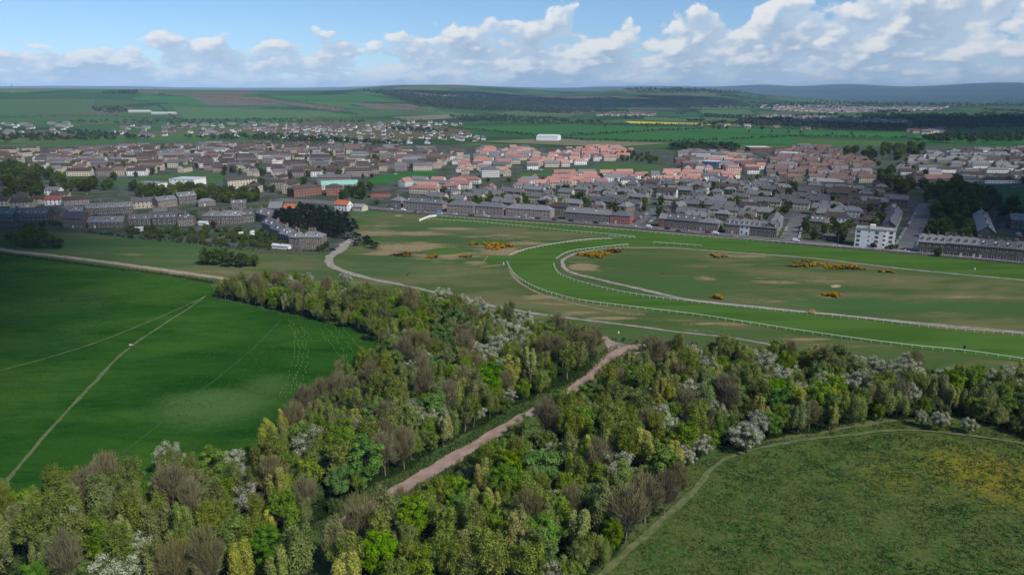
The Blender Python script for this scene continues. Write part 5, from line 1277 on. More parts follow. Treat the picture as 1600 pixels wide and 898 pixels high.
district('brown_flats', [(-60, 262), (-60, 236), (60, 236), (60, 258)], 3, 36, (20, 44), 10, 7, 2.6, ('gable',), ('w_cream', 'w_harl'), ('brown',), 'brown-roofed flats', 'at the left edge of the estate', 'flats', gap=(6, 16), skip=.1, chims=1, seed=11)
district('mauve_house', [(1195, 285), (1200, 244), (1240, 232), (1290, 230), (1340, 246), (1375, 258), (1390, 285), (1330, 291), (1250, 287)], 8, 25, (10, 30), 8.5, 5.2, 3.2, ('gable', 'gable', 'hip'), ('w_harl', 'w_cream', 'w_stone'), ('mauvetile', 'mauvetile', 'mauvetile', 'slate'), 'mauve-roofed terrace', 'beyond the slate terraces', 'terrace', gap=(4, 9), skip=.06, chims=1, seed=12)
district('grey_bungalow', [(1385, 278), (1420, 245), (1480, 237), (1660, 233), (1660, 300), (1590, 303), (1560, 291), (1500, 292), (1400, 290)], -3, 30, (11, 30), 9, 3.8, 3.2, ('gable', 'gable', 'hip'), ('w_white', 'w_cream', 'w_harl'), ('slate', 'slate', 'brown'), 'grey-roofed bungalow', 'on the right beyond the woods', 'house', gap=(5, 14), skip=.12, chims=1, turn=.2, seed=13)
print('HOUSES', COUNT)

# --- far housing, too far to show parts
def small_house(L, D, e, rh, wm, rm):
    b = MB(); b.add([(0, 0, -.5), (L, 0, -.5), (L, D, -.5), (0, D, -.5), (0, 0, e), (L, 0, e), (L, D, e), (0, D, e), (0, D / 2, e + rh), (L, D / 2, e + rh)],
                    [(0, 1, 5, 4), (1, 2, 6, 9, 5), (2, 3, 7, 6), (3, 0, 4, 8, 7)], 0)
    b.add([(-.4, -.5, e - .25), (L + .4, -.5, e - .25), (L + .4, D / 2, e + rh + .12), (-.4, D / 2, e + rh + .12), (-.4, D + .5, e - .25), (L + .4, D + .5, e - .25)], [(0, 1, 2, 3), (3, 2, 5, 4)], 1)
    b.box(L * .3, L * .3 + .9, D / 2 - .6, D / 2 + .6, e + rh * .6, e + rh + 1.1, 0)
    return b.mesh('far_house', [M[wm], M[rm]])
FARM = [small_house(L, 9, e, rh, w, r_) for (L, e, rh, w, r_) in ((10, 3.4, 4.4, 'white', 'slate'), (12, 3.4, 4.2, 'cream', 'slate'), (9, 3.2, 4.4, 'cream', 'brown'), (16, 3.6, 4, 'harl', 'brown'), (11, 3.4, 4.2, 'white', 'mauvetile'), (24, 5, 3.6, 'harl', 'slate'))]
def far_houses(poly, n, label, which, seed, spread=17, ang=0):
    r = random.Random(seed); A = np.array(W(poly)); lo, hi = A.min(0), A.max(0); k = 0; tries = 0; got = []
    while k < n and tries < n * 60:
        tries += 1; x, y = r.uniform(lo[0], hi[0]), r.uniform(lo[1], hi[1])
        if not inside(A, np.array([x]), np.array([y]))[0]: continue
        row = 34; y = round(y / row) * row + r.uniform(-4, 4)
        if any((x - a) ** 2 + (1.4 * (y - b)) ** 2 < spread ** 2 for a, b in got): continue
        got.append((x, y)); wi = r.choice(which); o = obj('far_house', FARM[wi], None, (x, y, float(height(x, y))), math.radians(ang + r.choice((0, 0, 8, 80, 172, 180)) + r.gauss(0, 6)))
        third = ('left part', 'middle', 'right part')[min(2, max(0, int(3 * (x - lo[0]) / (hi[0] - lo[0]))))]; half = ('near side', 'far side')[y > (lo[1] + hi[1]) / 2]
        tag(o, ('white grey-roofed', 'cream grey-roofed', 'cream brown-roofed', 'long pinkish brown-roofed', 'white mauve-roofed', 'longest grey-roofed')[wi] + f' {label}, {third}, {half}', 'house', label); k += 1
far_houses([(420, 215), (450, 205), (560, 196), (640, 200), (760, 212), (750, 224), (600, 226), (470, 225)], 120, 'small house on the far estate', (0, 1, 0, 2, 4), 21)
far_houses([(570, 200), (600, 191), (725, 192), (720, 197), (620, 204)], 34, 'tiny house under the far woods', (0, 0, 4), 22)
far_houses([(180, 214), (200, 196), (400, 194), (520, 196), (430, 212), (300, 216)], 90, 'small house on the far left estate', (1, 3, 5, 4, 1), 23, 20)
far_houses([(-20, 212), (0, 194), (110, 193), (110, 206), (60, 214)], 26, 'small house among far left trees', (0, 1, 5), 24, 22)
# distant towns that read as one mass
def distant_town(poly, n, label, seed, size=(10, 22)):
    r = random.Random(seed); b = MB(); px = np.array(poly, float); lo, hi = px.min(0), px.max(0); k = 0
    while k < n:
        q = (r.uniform(lo[0], hi[0]), r.uniform(lo[1], hi[1]))
        if not inside(px, np.array([q[0]]), np.array([q[1]]))[0]: continue
        p = at(*q); L = r.uniform(*size); D = r.uniform(8, 12); e = r.uniform(4, 8); c, s = math.cos(r.uniform(-.6, .6)), math.sin(r.uniform(-.6, .6)); rh = r.uniform(2, 4)
        R_ = lambda v: [(p[0] + x * c - y * s, p[1] + x * s + y * c, p[2] + z) for x, y, z in v]
        b.add(R_([(0, 0, -2), (L, 0, -2), (L, D, -2), (0, D, -2), (0, 0, e), (L, 0, e), (L, D, e), (0, D, e), (0, D / 2, e + rh), (L, D / 2, e + rh)]), [(0, 1, 5, 4), (1, 2, 6, 9, 5), (2, 3, 7, 6), (3, 0, 4, 8, 7)], r.choice((0, 0, 1)))
        b.add(R_([(-.4, -.5, e - .2), (L + .4, -.5, e - .2), (L + .4, D / 2, e + rh + .12), (-.4, D / 2, e + rh + .12), (-.4, D + .5, e - .2), (L + .4, D + .5, e - .2)]), [(0, 1, 2, 3), (3, 2, 5, 4)], r.choice((2, 3))); k += 1
    tag(obj('distant_town', b.mesh('distant_town', [M['cream'], M['harl'], M['slate'], M['mauvetile']])), label, 'town', kind='stuff')
distant_town([(1170, 166), (1220, 163), (1330, 168), (1480, 168), (1470, 172), (1290, 177), (1200, 172)], 520, 'far white town glinting below the blue hills', 31, (12, 34))
distant_town([(1150, 184), (1220, 180), (1330, 187), (1420, 189), (1400, 193), (1250, 194), (1200, 190)], 260, 'far brown-roofed village right of the yellow field', 32)
distant_town([(930, 178), (1020, 178), (1020, 182), (930, 182)], 60, 'far village below the long wood', 33)
distant_town([(690, 149), (760, 149), (760, 151), (690, 151)], 60, 'far houses on the ridge above the wood', 34)
distant_town([(1415, 205), (1465, 203), (1468, 209), (1420, 211)], 26, 'white farm sheds among the right-hand fields', 35, (20, 40))
distant_town([(1040, 196), (1260, 200), (1260, 203), (1160, 203)], 10, 'scattered farm buildings beside the yellow field', 36, (14, 30))
def farm_shed(px, L, label, rm='metalroof'):
    p = at(*px); b = building('farm_shed', label, 'shed', (p[0], p[1]), (p[0] + L, p[1] + 4), 26, 6, 4, 'gable', 'cream', rm, win=False); b.location.z = p[2]
farm_shed((200, 176), 90, 'long grey-roofed farm shed on the green hillside'); farm_shed((236, 179), 100, 'second long grey-roofed farm shed lower on the hillside')
# ------------------------------------------------------------------ fields of the far country
def field(quad, mat, label=None, z=.6, nx=16, ny=8):
    q = [np.array(c, float) for c in quad]; v = []
    for j in range(ny + 1):
        for i in range(nx + 1):
            s, t = i / nx, j / ny
            p = (q[0] * (1 - s) + q[1] * s) * (1 - t) + (q[3] * (1 - s) + q[2] * s) * t
            v.append(at(p[0], p[1], z))
    n = nx + 1
    f = np.array([(j * n + i, (j + 1) * n + i, (j + 1) * n + i + 1, j * n + i + 1) for j in range(ny) for i in range(nx)])
    tag(obj('field', mesh('field', np.array(v), f, [M[mat]], smooth=True)), kind='structure', label=label)
for q, m, l in [
    ([(-60, 145), (215, 147), (205, 155), (-60, 153)], 'deep_crop', 'upper green field on the left hill'),
    ([(-60, 155), (150, 156), (140, 176), (-60, 183)], 'pasture', 'wide green field on the left hill'),
    ([(215, 149), (300, 151), (330, 166), (205, 158)], 'green_crop', 'green field beside the ploughed field'),
    ([(296, 151.5), (352, 151), (452, 163), (330, 166)], 'ploughed', 'brown ploughed field on the left hill'),
    ([(350, 150.5), (404, 152), (450, 160), (408, 158)], 'ploughed', 'narrow brown field near the crest'),
    ([(414, 159), (470, 161), (545, 170), (520, 174.5)], 'ploughed', 'brown field sloping down the hill'),
    ([(410, 151), (560, 147), (640, 160), (455, 158)], 'green_crop', 'green field under the crest'),
    ([(543, 161), (640, 162.5), (668, 172), (590, 171)], 'ploughed', 'brown field below the ridge wood'),
    ([(270, 167), (510, 174), (560, 184), (290, 187)], 'pale_crop', 'long green field above the far estate'),
    ([(545, 172), (660, 174), (690, 178), (560, 183)], 'pasture', 'pale pasture below the brown field'),
    ([(612, 183), (700, 179), (722, 184), (640, 189)], 'tan_crop', 'tan field beyond the new houses'),
    ([(690, 199), (900, 195), (1050, 203), (860, 214)], 'green_crop', 'bright green field right of the far estate'),
    ([(905, 195), (1250, 203), (1250, 213), (1055, 203.5)], 'green_crop', 'bright green field in the middle distance'),
    ([(865, 214.5), (1055, 204.5), (1255, 214), (1240, 227)], 'green_crop', 'long bright green field behind the pink roofs'),
    ([(740, 221), (860, 216), (1050, 224), (960, 230)], 'tan_crop', 'brownish field beside the white shed'),
    ([(800, 186), (980, 190), (960, 194), (800, 193)], 'pasture', 'muted field left of the yellow strip'),
    ([(975, 189.5), (1150, 194), (1152, 197), (985, 193)], 'rape', 'bright yellow strip of oilseed rape'),
    ([(952, 151), (985, 150.5), (1032, 154.5), (975, 154.5)], 'rape', 'yellow field on the distant hillside'),
    ([(790, 150), (948, 151), (960, 155), (800, 154)], 'ploughed', 'brown field on the distant hillside'),
    ([(1000, 183), (1140, 184), (1150, 192), (1010, 188)], 'pale_crop', 'pale green field behind the yellow strip'),
    ([(1090, 172), (1170, 172), (1180, 178), (1100, 179)], 'pale_crop', 'sunlit pale field left of the far town'),
    ([(1255, 204), (1420, 208), (1400, 216), (1255, 213)], 'green_crop', 'green field right of the middle distance'),
    ([(1430, 212), (1660, 216), (1660, 226), (1420, 222)], 'green_crop', 'green field behind the grey bungalows'),
    ([(1470, 200), (1660, 200), (1660, 208), (1480, 207)], 'pasture', 'dull pasture at the right edge'),
    ([(1180, 174), (1300, 176), (1300, 182), (1190, 181)], 'pasture', 'pasture below the far town'),
    ([(1480, 181), (1560, 182), (1560, 184), (1470, 184)], 'pale_crop', 'far pale field among right-hand woods')]: field(q, m, l)

# ------------------------------------------------------------------ far trees
def far_clumps(name, pts, hmin, hmax, label, cat='trees', seed=1, per=26, kind='stuff'):
    """a belt of tree crowns far away: each crown a cloud of leaf faces round a trunkless mass"""
    rng = np.random.default_rng(seed); k = len(pts); h = rng.uniform(hmin, hmax, k)
    C = np.array(pts, float).copy(); C[:, 2] += h * .5
    n = k * per; d = sph(n, rng); d[:, 2] = np.abs(d[:, 2]) * 1.1 - .35 * rng.random(n)
    hh = np.repeat(h, per); Pp = np.repeat(C, per, 0) + d * np.column_stack([hh * .45, hh * .45, hh * .5]) * rng.uniform(.6, 1.05, (n, 1))
    v, f = leaf_quads(Pp, d + sph(n, rng) * .4 + [0, 0, .25], hh * rng.uniform(.14, .26, n), rng, 1.4)
    t = np.repeat(np.clip(np.repeat(rng.random(k) * .7, per) + rng.random(n) * .4, 0, 1), 4)
    return tag(obj(name, mesh(name, v, f, [M['l_far']], {'tone': t})), label, cat, kind=kind)
def along(px, step, wob=3.0, seed=0):
    r = random.Random(seed); P3 = [at(*p) for p in px]; c = catmull([p[:2] for p in P3], step); out = []
    for p in c:
        if r.random() < .12: continue
        x, y = p[0] + r.gauss(0, wob), p[1] + r.gauss(0, wob); out.append((x, y, float(height(x, y))))
    return out
def area(px, n, seed=0):
    r = random.Random(seed); A = np.array(px, float); lo, hi = A.min(0), A.max(0); out = []
    while len(out) < n:
        q = (r.uniform(lo[0], hi[0]), r.uniform(lo[1], hi[1]))
        if inside(A, np.array([q[0]]), np.array([q[1]]))[0]: out.append(at(*q))
    return out
WOODS = [([(562, 143), (600, 144.5), (660, 151), (720, 155), (790, 162), (900, 168), (960, 173), (990, 176), (880, 177), (760, 174), (690, 171), (640, 160), (590, 148)], 1500, 12, 22, 'long dark wood running down the far ridge'),
         ([(700, 183), (780, 181), (900, 190), (960, 194), (840, 194), (720, 191)], 260, 8, 15, 'belt of trees left of the yellow strip'),
         ([(145, 170), (190, 168), (200, 175), (180, 178), (150, 176)], 70, 8, 14, 'clump of trees by the hillside farm'),
         ([(1080, 178), (1180, 184), (1200, 189), (1120, 186)], 150, 8, 14, 'trees round the far village'),
         ([(1150, 190), (1240, 194), (1420, 199), (1410, 205), (1240, 201), (1150, 197)], 420, 10, 17, 'dark tree belt behind the right-hand fields'),
         ([(1330, 181), (1660, 182), (1660, 192), (1400, 190)], 520, 12, 20, 'wide woods on the right-hand plain'),
         ([(1440, 217), (1480, 213), (1660, 215), (1660, 221), (1500, 224), (1450, 223)], 240, 9, 15, 'dark wood behind the grey bungalows'),
         ([(1430, 196), (1660, 194), (1660, 200), (1440, 203)], 260, 9, 15, 'tree belts on the right-hand plain'),
         ([(1040, 230), (1110, 226), (1160, 230), (1150, 236), (1060, 236)], 90, 8, 13, 'trees between the green field and the red roofs'),
         ([(970, 139.5), (1060, 138.5), (1120, 142), (1170, 146), (1000, 146)], 320, 14, 24, 'wooded top of the distant hill'),
         ([(1000, 165), (1160, 165), (1330, 160), (1600, 163), (1600, 167), (1330, 166), (1150, 171), (1000, 170)], 600, 14, 24, 'dark woods on the far plain'),
         ([(0, 214), (120, 206), (210, 214), (240, 220), (100, 222), (0, 224)], 160, 8, 13, 'trees along the far edge of the left estate'),
         ([(270, 217), (420, 211), (560, 222), (640, 226), (600, 229), (420, 222)], 210, 7, 12, 'tree belt between the two left estates'),
         ([(600, 203), (640, 199), (690, 206), (720, 210), (640, 208)], 60, 8, 13, 'trees in front of the new white houses'),
         ([(100, 192), (180, 189), (420, 188), (580, 190), (560, 194), (200, 196)], 180, 7, 12, 'tree belt behind the far left houses'),
         ([(160, 146.5), (215, 144.5), (216, 147), (165, 148)], 40, 12, 20, 'trees on the crest of the left hill')]
for i, (px, n, a, b, l) in enumerate(WOODS): far_clumps('far_wood', area(px, n, i), a, b, l, 'wood', i)
pr = random.Random(40); belts = []
for i in range(95):
    px, py = pr.uniform(690, 1640), 152 + 50 * pr.random() ** 1.4
    if px < 960 and py > 178: continue
    L = pr.uniform(8, 45); sl = pr.uniform(-.05, .06)
    for k in range(int(L * pr.uniform(.5, 1.3))):
        t = pr.uniform(-L, L); belts.append(at(px + t, py + t * sl + pr.gauss(0, .35)))
far_clumps('far_wood', belts, 9, 17, 'scattered tree belts dotting the far plain', 'wood', 88)
HEDGES = [[(-60, 154), (100, 155.5), (210, 157)], [(-60, 186), (160, 183), (290, 188), (560, 185), (700, 190)], [(205, 158), (330, 167), (420, 168), (545, 172)], [(296, 151), (400, 158), (520, 175), (560, 180)], [(405, 150), (470, 161), (545, 171), (590, 173)],
          [(150, 168), (240, 165), (275, 186)], [(690, 198), (900, 194), (1250, 203.5), (1420, 207)], [(865, 214), (960, 209), (1055, 204), (1100, 203)], [(700, 200), (860, 215)], [(860, 217), (950, 222), (1060, 222), (1260, 214)], [(800, 194), (980, 194.5), (1150, 198)],
          [(1000, 182), (1150, 193)], [(1255, 214), (1400, 217), (1440, 222)], [(455, 158), (560, 160), (668, 173)], [(640, 175), (800, 180), (930, 182)], [(800, 186), (900, 186)], [(1300, 184), (1480, 186)]]
for i, h in enumerate(HEDGES):
    p0 = at(*h[0]); step = max(5, np.hypot(p0[0], p0[1]) / 420)
    tag(far_clumps('hedgerow', along(h, step, 1.5, i), 3.5, 8.5, None, None, 60 + i, 14, 'stuff'), 'hedgerow between far fields, number of gaps and low trees', 'hedge')
# single trees standing in the green fields
for i, (px, py, h) in enumerate([(1115, 202, 13), (1123, 203, 14), (1136, 202, 13), (945, 199, 8), (1012, 200, 9), (1060, 203, 8), (1190, 203, 12), (1206, 207, 8), (1232, 208, 8), (1250, 209, 8), (1300, 211, 7), (1330, 211, 8), (820, 191, 9), (1170, 207, 7)]):
    p = at(px, py); plant('broadleaf_tree', p[0], p[1], h / 10, 'lone round tree standing in the bright green fields', 'lone trees in the green fields', p[2], random.Random(i))

# ------------------------------------------------------------------ trees of the town
tr = random.Random(77)
def grove(px, n, smin, smax, label, kind='broadleaf_tree', sp=6.0, mat=None, tries=60):
    A = np.array(W(px)); lo, hi = A.min(0), A.max(0); k = 0
    for _ in range(n * tries):
        if k >= n: break
        x, y = tr.uniform(lo[0], hi[0]), tr.uniform(lo[1], hi[1])
        if not inside(A, np.array([x]), np.array([y]))[0]: continue
        s = tr.uniform(smin, smax)
        if not SP.ok(x, y, sp * s) or not clear((x - 2, y), (x + 2, y), 2, -.5): continue
        third = ('left', 'middle', 'right')[min(2, max(0, int(3 * (x - lo[0]) / (hi[0] - lo[0]))))]; half = ('near', 'far')[y > (lo[1] + hi[1]) / 2]; sz = 'large' if s > (smin * .35 + smax * .65) else 'small' if s < (smin * .65 + smax * .35) else 'middling'
        SP.put(x, y, sp * s); plant(kind, x, y, s, f'{sz} {label}, {half} {third} part', label, 0, tr, tr.uniform(.85, 1.2), mat); k += 1
grove([(-60, 300), (-40, 262), (40, 262), (70, 272), (110, 288), (185, 292), (150, 302), (90, 300), (60, 306), (0, 318), (-40, 320)], 110, .8, 1.4, 'dark broad tree in the wood at the left edge of town', 'woodland_tree', sp=5)
grove([(180, 302), (215, 296), (300, 297), (350, 301), (400, 304), (420, 314), (350, 318), (310, 312), (230, 312)], 80, .7, 1.2, 'dark tree behind the stone village', 'woodland_tree', sp=5)
grove([(1375, 305), (1385, 284), (1420, 290), (1460, 292), (1500, 296), (1545, 310), (1590, 330), (1600, 345), (1540, 345), (1480, 352), (1455, 350), (1450, 325), (1440, 305), (1400, 308)], 62, .9, 1.7, 'green tree in the wood right of the slate terraces')
grove([(1318, 250), (1325, 236), (1380, 232), (1440, 232), (1440, 246), (1380, 256), (1350, 250)], 34, 1.0, 1.8, 'dark tree beyond the mauve roofs')
grove([(1365, 290), (1380, 268), (1400, 270), (1400, 290)], 8, 1.0, 1.6, 'dark tree beside the mauve terraces')
grove([(1440, 375), (1455, 352), (1480, 356), (1545, 358), (1540, 378), (1500, 385), (1470, 380)], 16, .8, 1.3, 'garden tree behind the dark stone terraces on the right', 'garden_tree')
grove([(945, 258), (945, 244), (1000, 243), (1030, 250), (1035, 258), (990, 260)], 22, .7, 1.25, 'dark tree in the clump above the grassy slope')
grove([(1248, 372), (1255, 352), (1262, 352), (1300, 362), (1320, 352), (1330, 358), (1325, 380), (1275, 376)], 12, .55, 1.0, 'garden tree left of the white flats', 'garden_tree')
grove([(700, 325), (720, 312), (790, 310), (800, 322), (790, 332)], 14, .6, 1.0, 'olive garden tree behind the left front row', 'garden_tree')
grove([(530, 312), (545, 303), (575, 303), (575, 312)], 6, .9, 1.25, 'green tree beside the brick flats')
grove([(200, 372), (205, 358), (300, 358), (400, 366), (440, 378), (448, 388), (400, 388), (330, 384), (260, 374)], 100, .5, 1.2, 'green garden shrub between the village and the field', 'garden_shrub', sp=4)
grove([(30, 352), (80, 350), (96, 353), (90, 358), (40, 356)], 9, .3, .55, 'garden bush by the village road', 'garden_tree', sp=7)
grove([(130, 345), (210, 340), (310, 334), (310, 345), (200, 352), (140, 352)], 40, .5, 1.1, 'garden shrub inside the village', 'garden_shrub', sp=4)
grove([(405, 388), (400, 366), (430, 380), (445, 388)], 8, .35, .6, 'green garden tree beside the stepped stone terraces', 'garden_tree', sp=7)
grove([(640, 320), (800, 303), (1000, 293), (1240, 290), (1400, 305), (1405, 372), (1225, 358), (1030, 345), (880, 336), (780, 330)], 200, .5, 1.05, 'green tree among the slate terraces', 'street_tree', sp=7)
grove([(612, 301), (760, 284), (960, 276), (1190, 278), (1190, 291), (1000, 291), (800, 302), (640, 310)], 24, .4, .9, 'tree among the pink roofs', 'garden_tree', sp=9)
grove([(40, 262), (200, 232), (560, 230), (740, 242), (575, 282), (600, 300), (400, 308), (350, 296), (60, 275)], 240, .55, 1.1, 'dark tree among the brown-roofed flats', 'estate_tree', sp=7)
grove([(1195, 285), (1200, 244), (1290, 232), (1375, 258), (1390, 285), (1250, 287)], 26, .5, .9, 'tree among the mauve-roofed terraces', 'garden_tree', sp=9)
PL = 'grey_bungalow'
grove([(1385, 280), (1420, 246), (1480, 238), (1650, 236), (1650, 296), (1500, 290)], 30, .5, 1.0, 'tree among the grey bungalows', 'garden_tree', sp=9)
grove([(424, 352), (440, 344), (470, 340), (520, 346), (540, 352), (558, 372), (548, 378), (520, 372), (470, 366), (440, 362)], 46, .85, 1.35, 'dark pine in the clump beside the stone villas', 'pine_tree', 4.6)
for px, py, s in ((571, 384, .55), (580, 388, .5), (560, 380, .6), (588, 389, .4), (575, 380, .5)):
    p = at(px, py); plant('pine_tree', p[0], p[1], s, 'dark windswept pine where the grey track begins', 'low dark pines by the track', 0, tr, 1.5)
for px, py, s in ((498, 392, .35), (510, 387, .45), (505, 390, .4)):
    p = at(px, py); plant('broadleaf_tree', p[0], p[1], s, 'rounded green garden shrub right of the stone villa', 'shrubs by the villa', 0, tr, 1.3)
for px, py, s, w in ((32, 386, 1.15, 1.2), (52, 388, 1.3, 1.2), (72, 388, 1.2, 1.2), (90, 388, .8, 1.3), (22, 380, .95, 1.2), (45, 380, 1.25, 1.2), (65, 381, 1.2, 1.1)):
    p = at(px, py); plant('broadleaf_tree', p[0], p[1], s, 'big rounded green thorn thicket above the tan track', 'thicket above the tan track', 0, tr, w)
for px, py, s, w in ((322, 413, 1.05, 1.0), (340, 414, 1.1, 1.05), (360, 417, .95, 1.1), (380, 417, .9, 1.2), (398, 416, .7, 1.2), (350, 411, 1.0, 1.0)):
    p = at(px, py); plant('broadleaf_tree', p[0], p[1], s, 'rounded dark green bush at the far tip of the wood', 'bushes at the end of the tan track', 0, tr, w)
p = at(334, 357); plant('broadleaf_tree', p[0], p[1], .6, 'purple-pink leaved tree in a village garden', None, 0, tr, 1.0, M['l_purple'])
p = at(1364, 388); plant('broadleaf_tree', p[0], p[1], .38, 'dark purple shrub in front of the white flats', None, 0, tr, 1.3, M['l_purple'])
for px, py, s in ((1392, 390, .4), (1385, 391, .3), (1400, 389, .35)):
    p = at(px, py); plant('broadleaf_tree', p[0], p[1], s, 'bright green bush at the right corner of the white flats', 'bushes by the white flats', 0, tr, 1.2)
p = at(1464, 401); plant('broadleaf_tree', p[0], p[1], .62, 'olive tree in front of the dark stone terrace', None, 0, tr, 1.0)
p = at(589, 320); plant('broadleaf_tree', p[0], p[1], .5, 'round bush on the road junction island', None, 0, tr, 1.3)
far_clumps('garden_hedge', along([(130, 362), (200, 372), (290, 380), (400, 392), (500, 396)], 2.2, .7, 3), 1.2, 2.6, 'dark garden hedge along the top of the field', 'hedge', 301, 22, 'thing')
far_clumps('garden_hedge', along([(474, 394), (503, 395)], 1.5, .3, 4), 1.0, 1.6, 'yellowish clipped hedge before the stone villa', 'hedge', 302, 24, 'thing')
far_clumps('bramble_bank', along([(957, 529), (985, 534), (1020, 541), (1050, 548)], 1.2, .8, 5), .7, 1.5, 'dark green bramble bank beside the pink turning area', 'bushes', 303, 26, 'thing')
strip3('garden_wall', np.array(W([(320, 379), (352, 372), (405, 360)])), .4, 0, 1.8, M['darkwall'], 'long garden wall slanting up beside the village', 'thing', 'wall')
strip3('garden_wall', np.array(W([(400, 394), (450, 396), (500, 397.5)])), .4, 0, 1.4, M['darkwall'], 'low stone wall below the villa hedge', 'thing', 'wall')
for a, b, l in (((425, 388), (450, 390), 'long white greenhouse roof in the garden by the villa'), ((375, 370), (398, 367), 'white polytunnel-like shed behind the slanting garden wall'), ((310, 352), (322, 352.5), 'white garden shed roof near the purple tree'), ((205, 362), (224, 361), 'grey glasshouse above the field hedge')):
    place('garden_shed', l, 'shed', P(*a), P(*b), 3.5, 2.0, .9, 'gable', 'white', 'metalroof', win=False)

# ------------------------------------------------------------------ cars
def car_parts(van=False):
    h = .95 if van else .78; L = 2.25
    def loft(prof, w0, w1, m=0):
        b = MB(); k = len(prof); v = []
        for (x, z, w) in prof: v += [(x, -w, z), (x, w, z)]
        f = [(2 * i, 2 * i + 2, 2 * i + 3, 2 * i + 1) for i in range(k - 1)] + [(2 * k - 2, 0, 1, 2 * k - 1)] + [tuple(2 * i for i in range(k))[::-1], tuple(2 * i + 1 for i in range(k))]
        return b.add(v, f, m)
    body = loft([(-2.1, .28, .78), (-2.2, .55, .84), (-2.1, h + .12, .82), (-1.0, h + .16, .86), (.75, h + .10, .86), (1.9, h - .02, .80), (2.2, .55, .82), (2.1, .28, .76)], 1, 1)
    if van: cab = loft([(-2.08, h + .1, .82), (-2.0, 1.95, .74), (.75, 1.98, .74), (1.45, h + .06, .80)], 1, 1)
    else: cab = loft([(-1.75, h + .12, .80), (-1.15, 1.42, .62), (.15, 1.46, .62), (.95, h + .08, .80)], 1, 1)
    rf = MB(); rf.box(*((-1.95, .7, -.74, .74, 1.985, 2.02) if van else (-1.12, .14, -.61, .61, 1.462, 1.50)))
    wh = MB(); wh.tube([(0, -.11, 0), (0, .11, 0)], .33, 12)
    return body, cab, rf, wh.mesh('wheel', [M['rubber']])
PAINTS = {'white': (.78, .78, .77), 'silver': (.42, .43, .45), 'black': (.012, .012, .014), 'grey': (.10, .105, .11), 'red': (.34, .02, .02), 'blue': (.02, .07, .28), 'dark blue': (.012, .025, .10), 'yellow': (.62, .48, .02), 'light blue': (.10, .30, .55)}
CARM = {}
for nm, c in PAINTS.items():
    for van in (False, True):
        bd, cb, rf, wh = car_parts(van); pm = material('car_paint', (lambda c: lambda nt, p: c)(c), .28, .5)
        CARM[nm, van] = (bd.mesh('body', [pm]), cb.mesh('cabin', [pm if van else M['glass']]), rf.mesh('roof', [pm]), wh)
WSH = MB().add([(1.02, -.7, 1.2), (1.02, .7, 1.2), (.80, .68, 1.85), (.80, -.68, 1.85)], [(0, 1, 2, 3)]).mesh('windscreen', [M['glass']])
LMP = MB().box(-.03, .03, -.14, .14, -.07, .07).mesh('headlight', [M['paint']])
def car(x, y, rz, colour, label, van=False, group=None, z=.12):
    b, c, r_, w = CARM[colour, van]; t = thing('van' if van else 'car', label, 'van' if van else 'car', (x, y, z), rz, group)
    obj('body', b, t); obj('cabin', c, t); obj('roof', r_, t)
    for i in (-1.35, 1.35):
        for s in (-.76, .76): obj('wheel', w, t, (i, s, .33))
    if van: obj('windscreen', WSH, t, (.28, 0, 0))
    for s in (-.6, .6): obj('headlight', LMP, t, (2.18, s, .62))
road_c = catmull(ROAD, 2.0); road_t = np.gradient(road_c, axis=0); road_t /= np.linalg.norm(road_t, axis=1, keepdims=True)
def road_car(px, py, off, colour, label, van=False, flip=False):
    p = at(px, py)[:2]; i = np.argmin(((road_c - p) ** 2).sum(1)); t = road_t[i]; q = road_c[i] + np.array((-t[1], t[0])) * off
    car(q[0], q[1], math.atan2(t[1], t[0]) + (math.pi if flip else 0), colour, label, van)
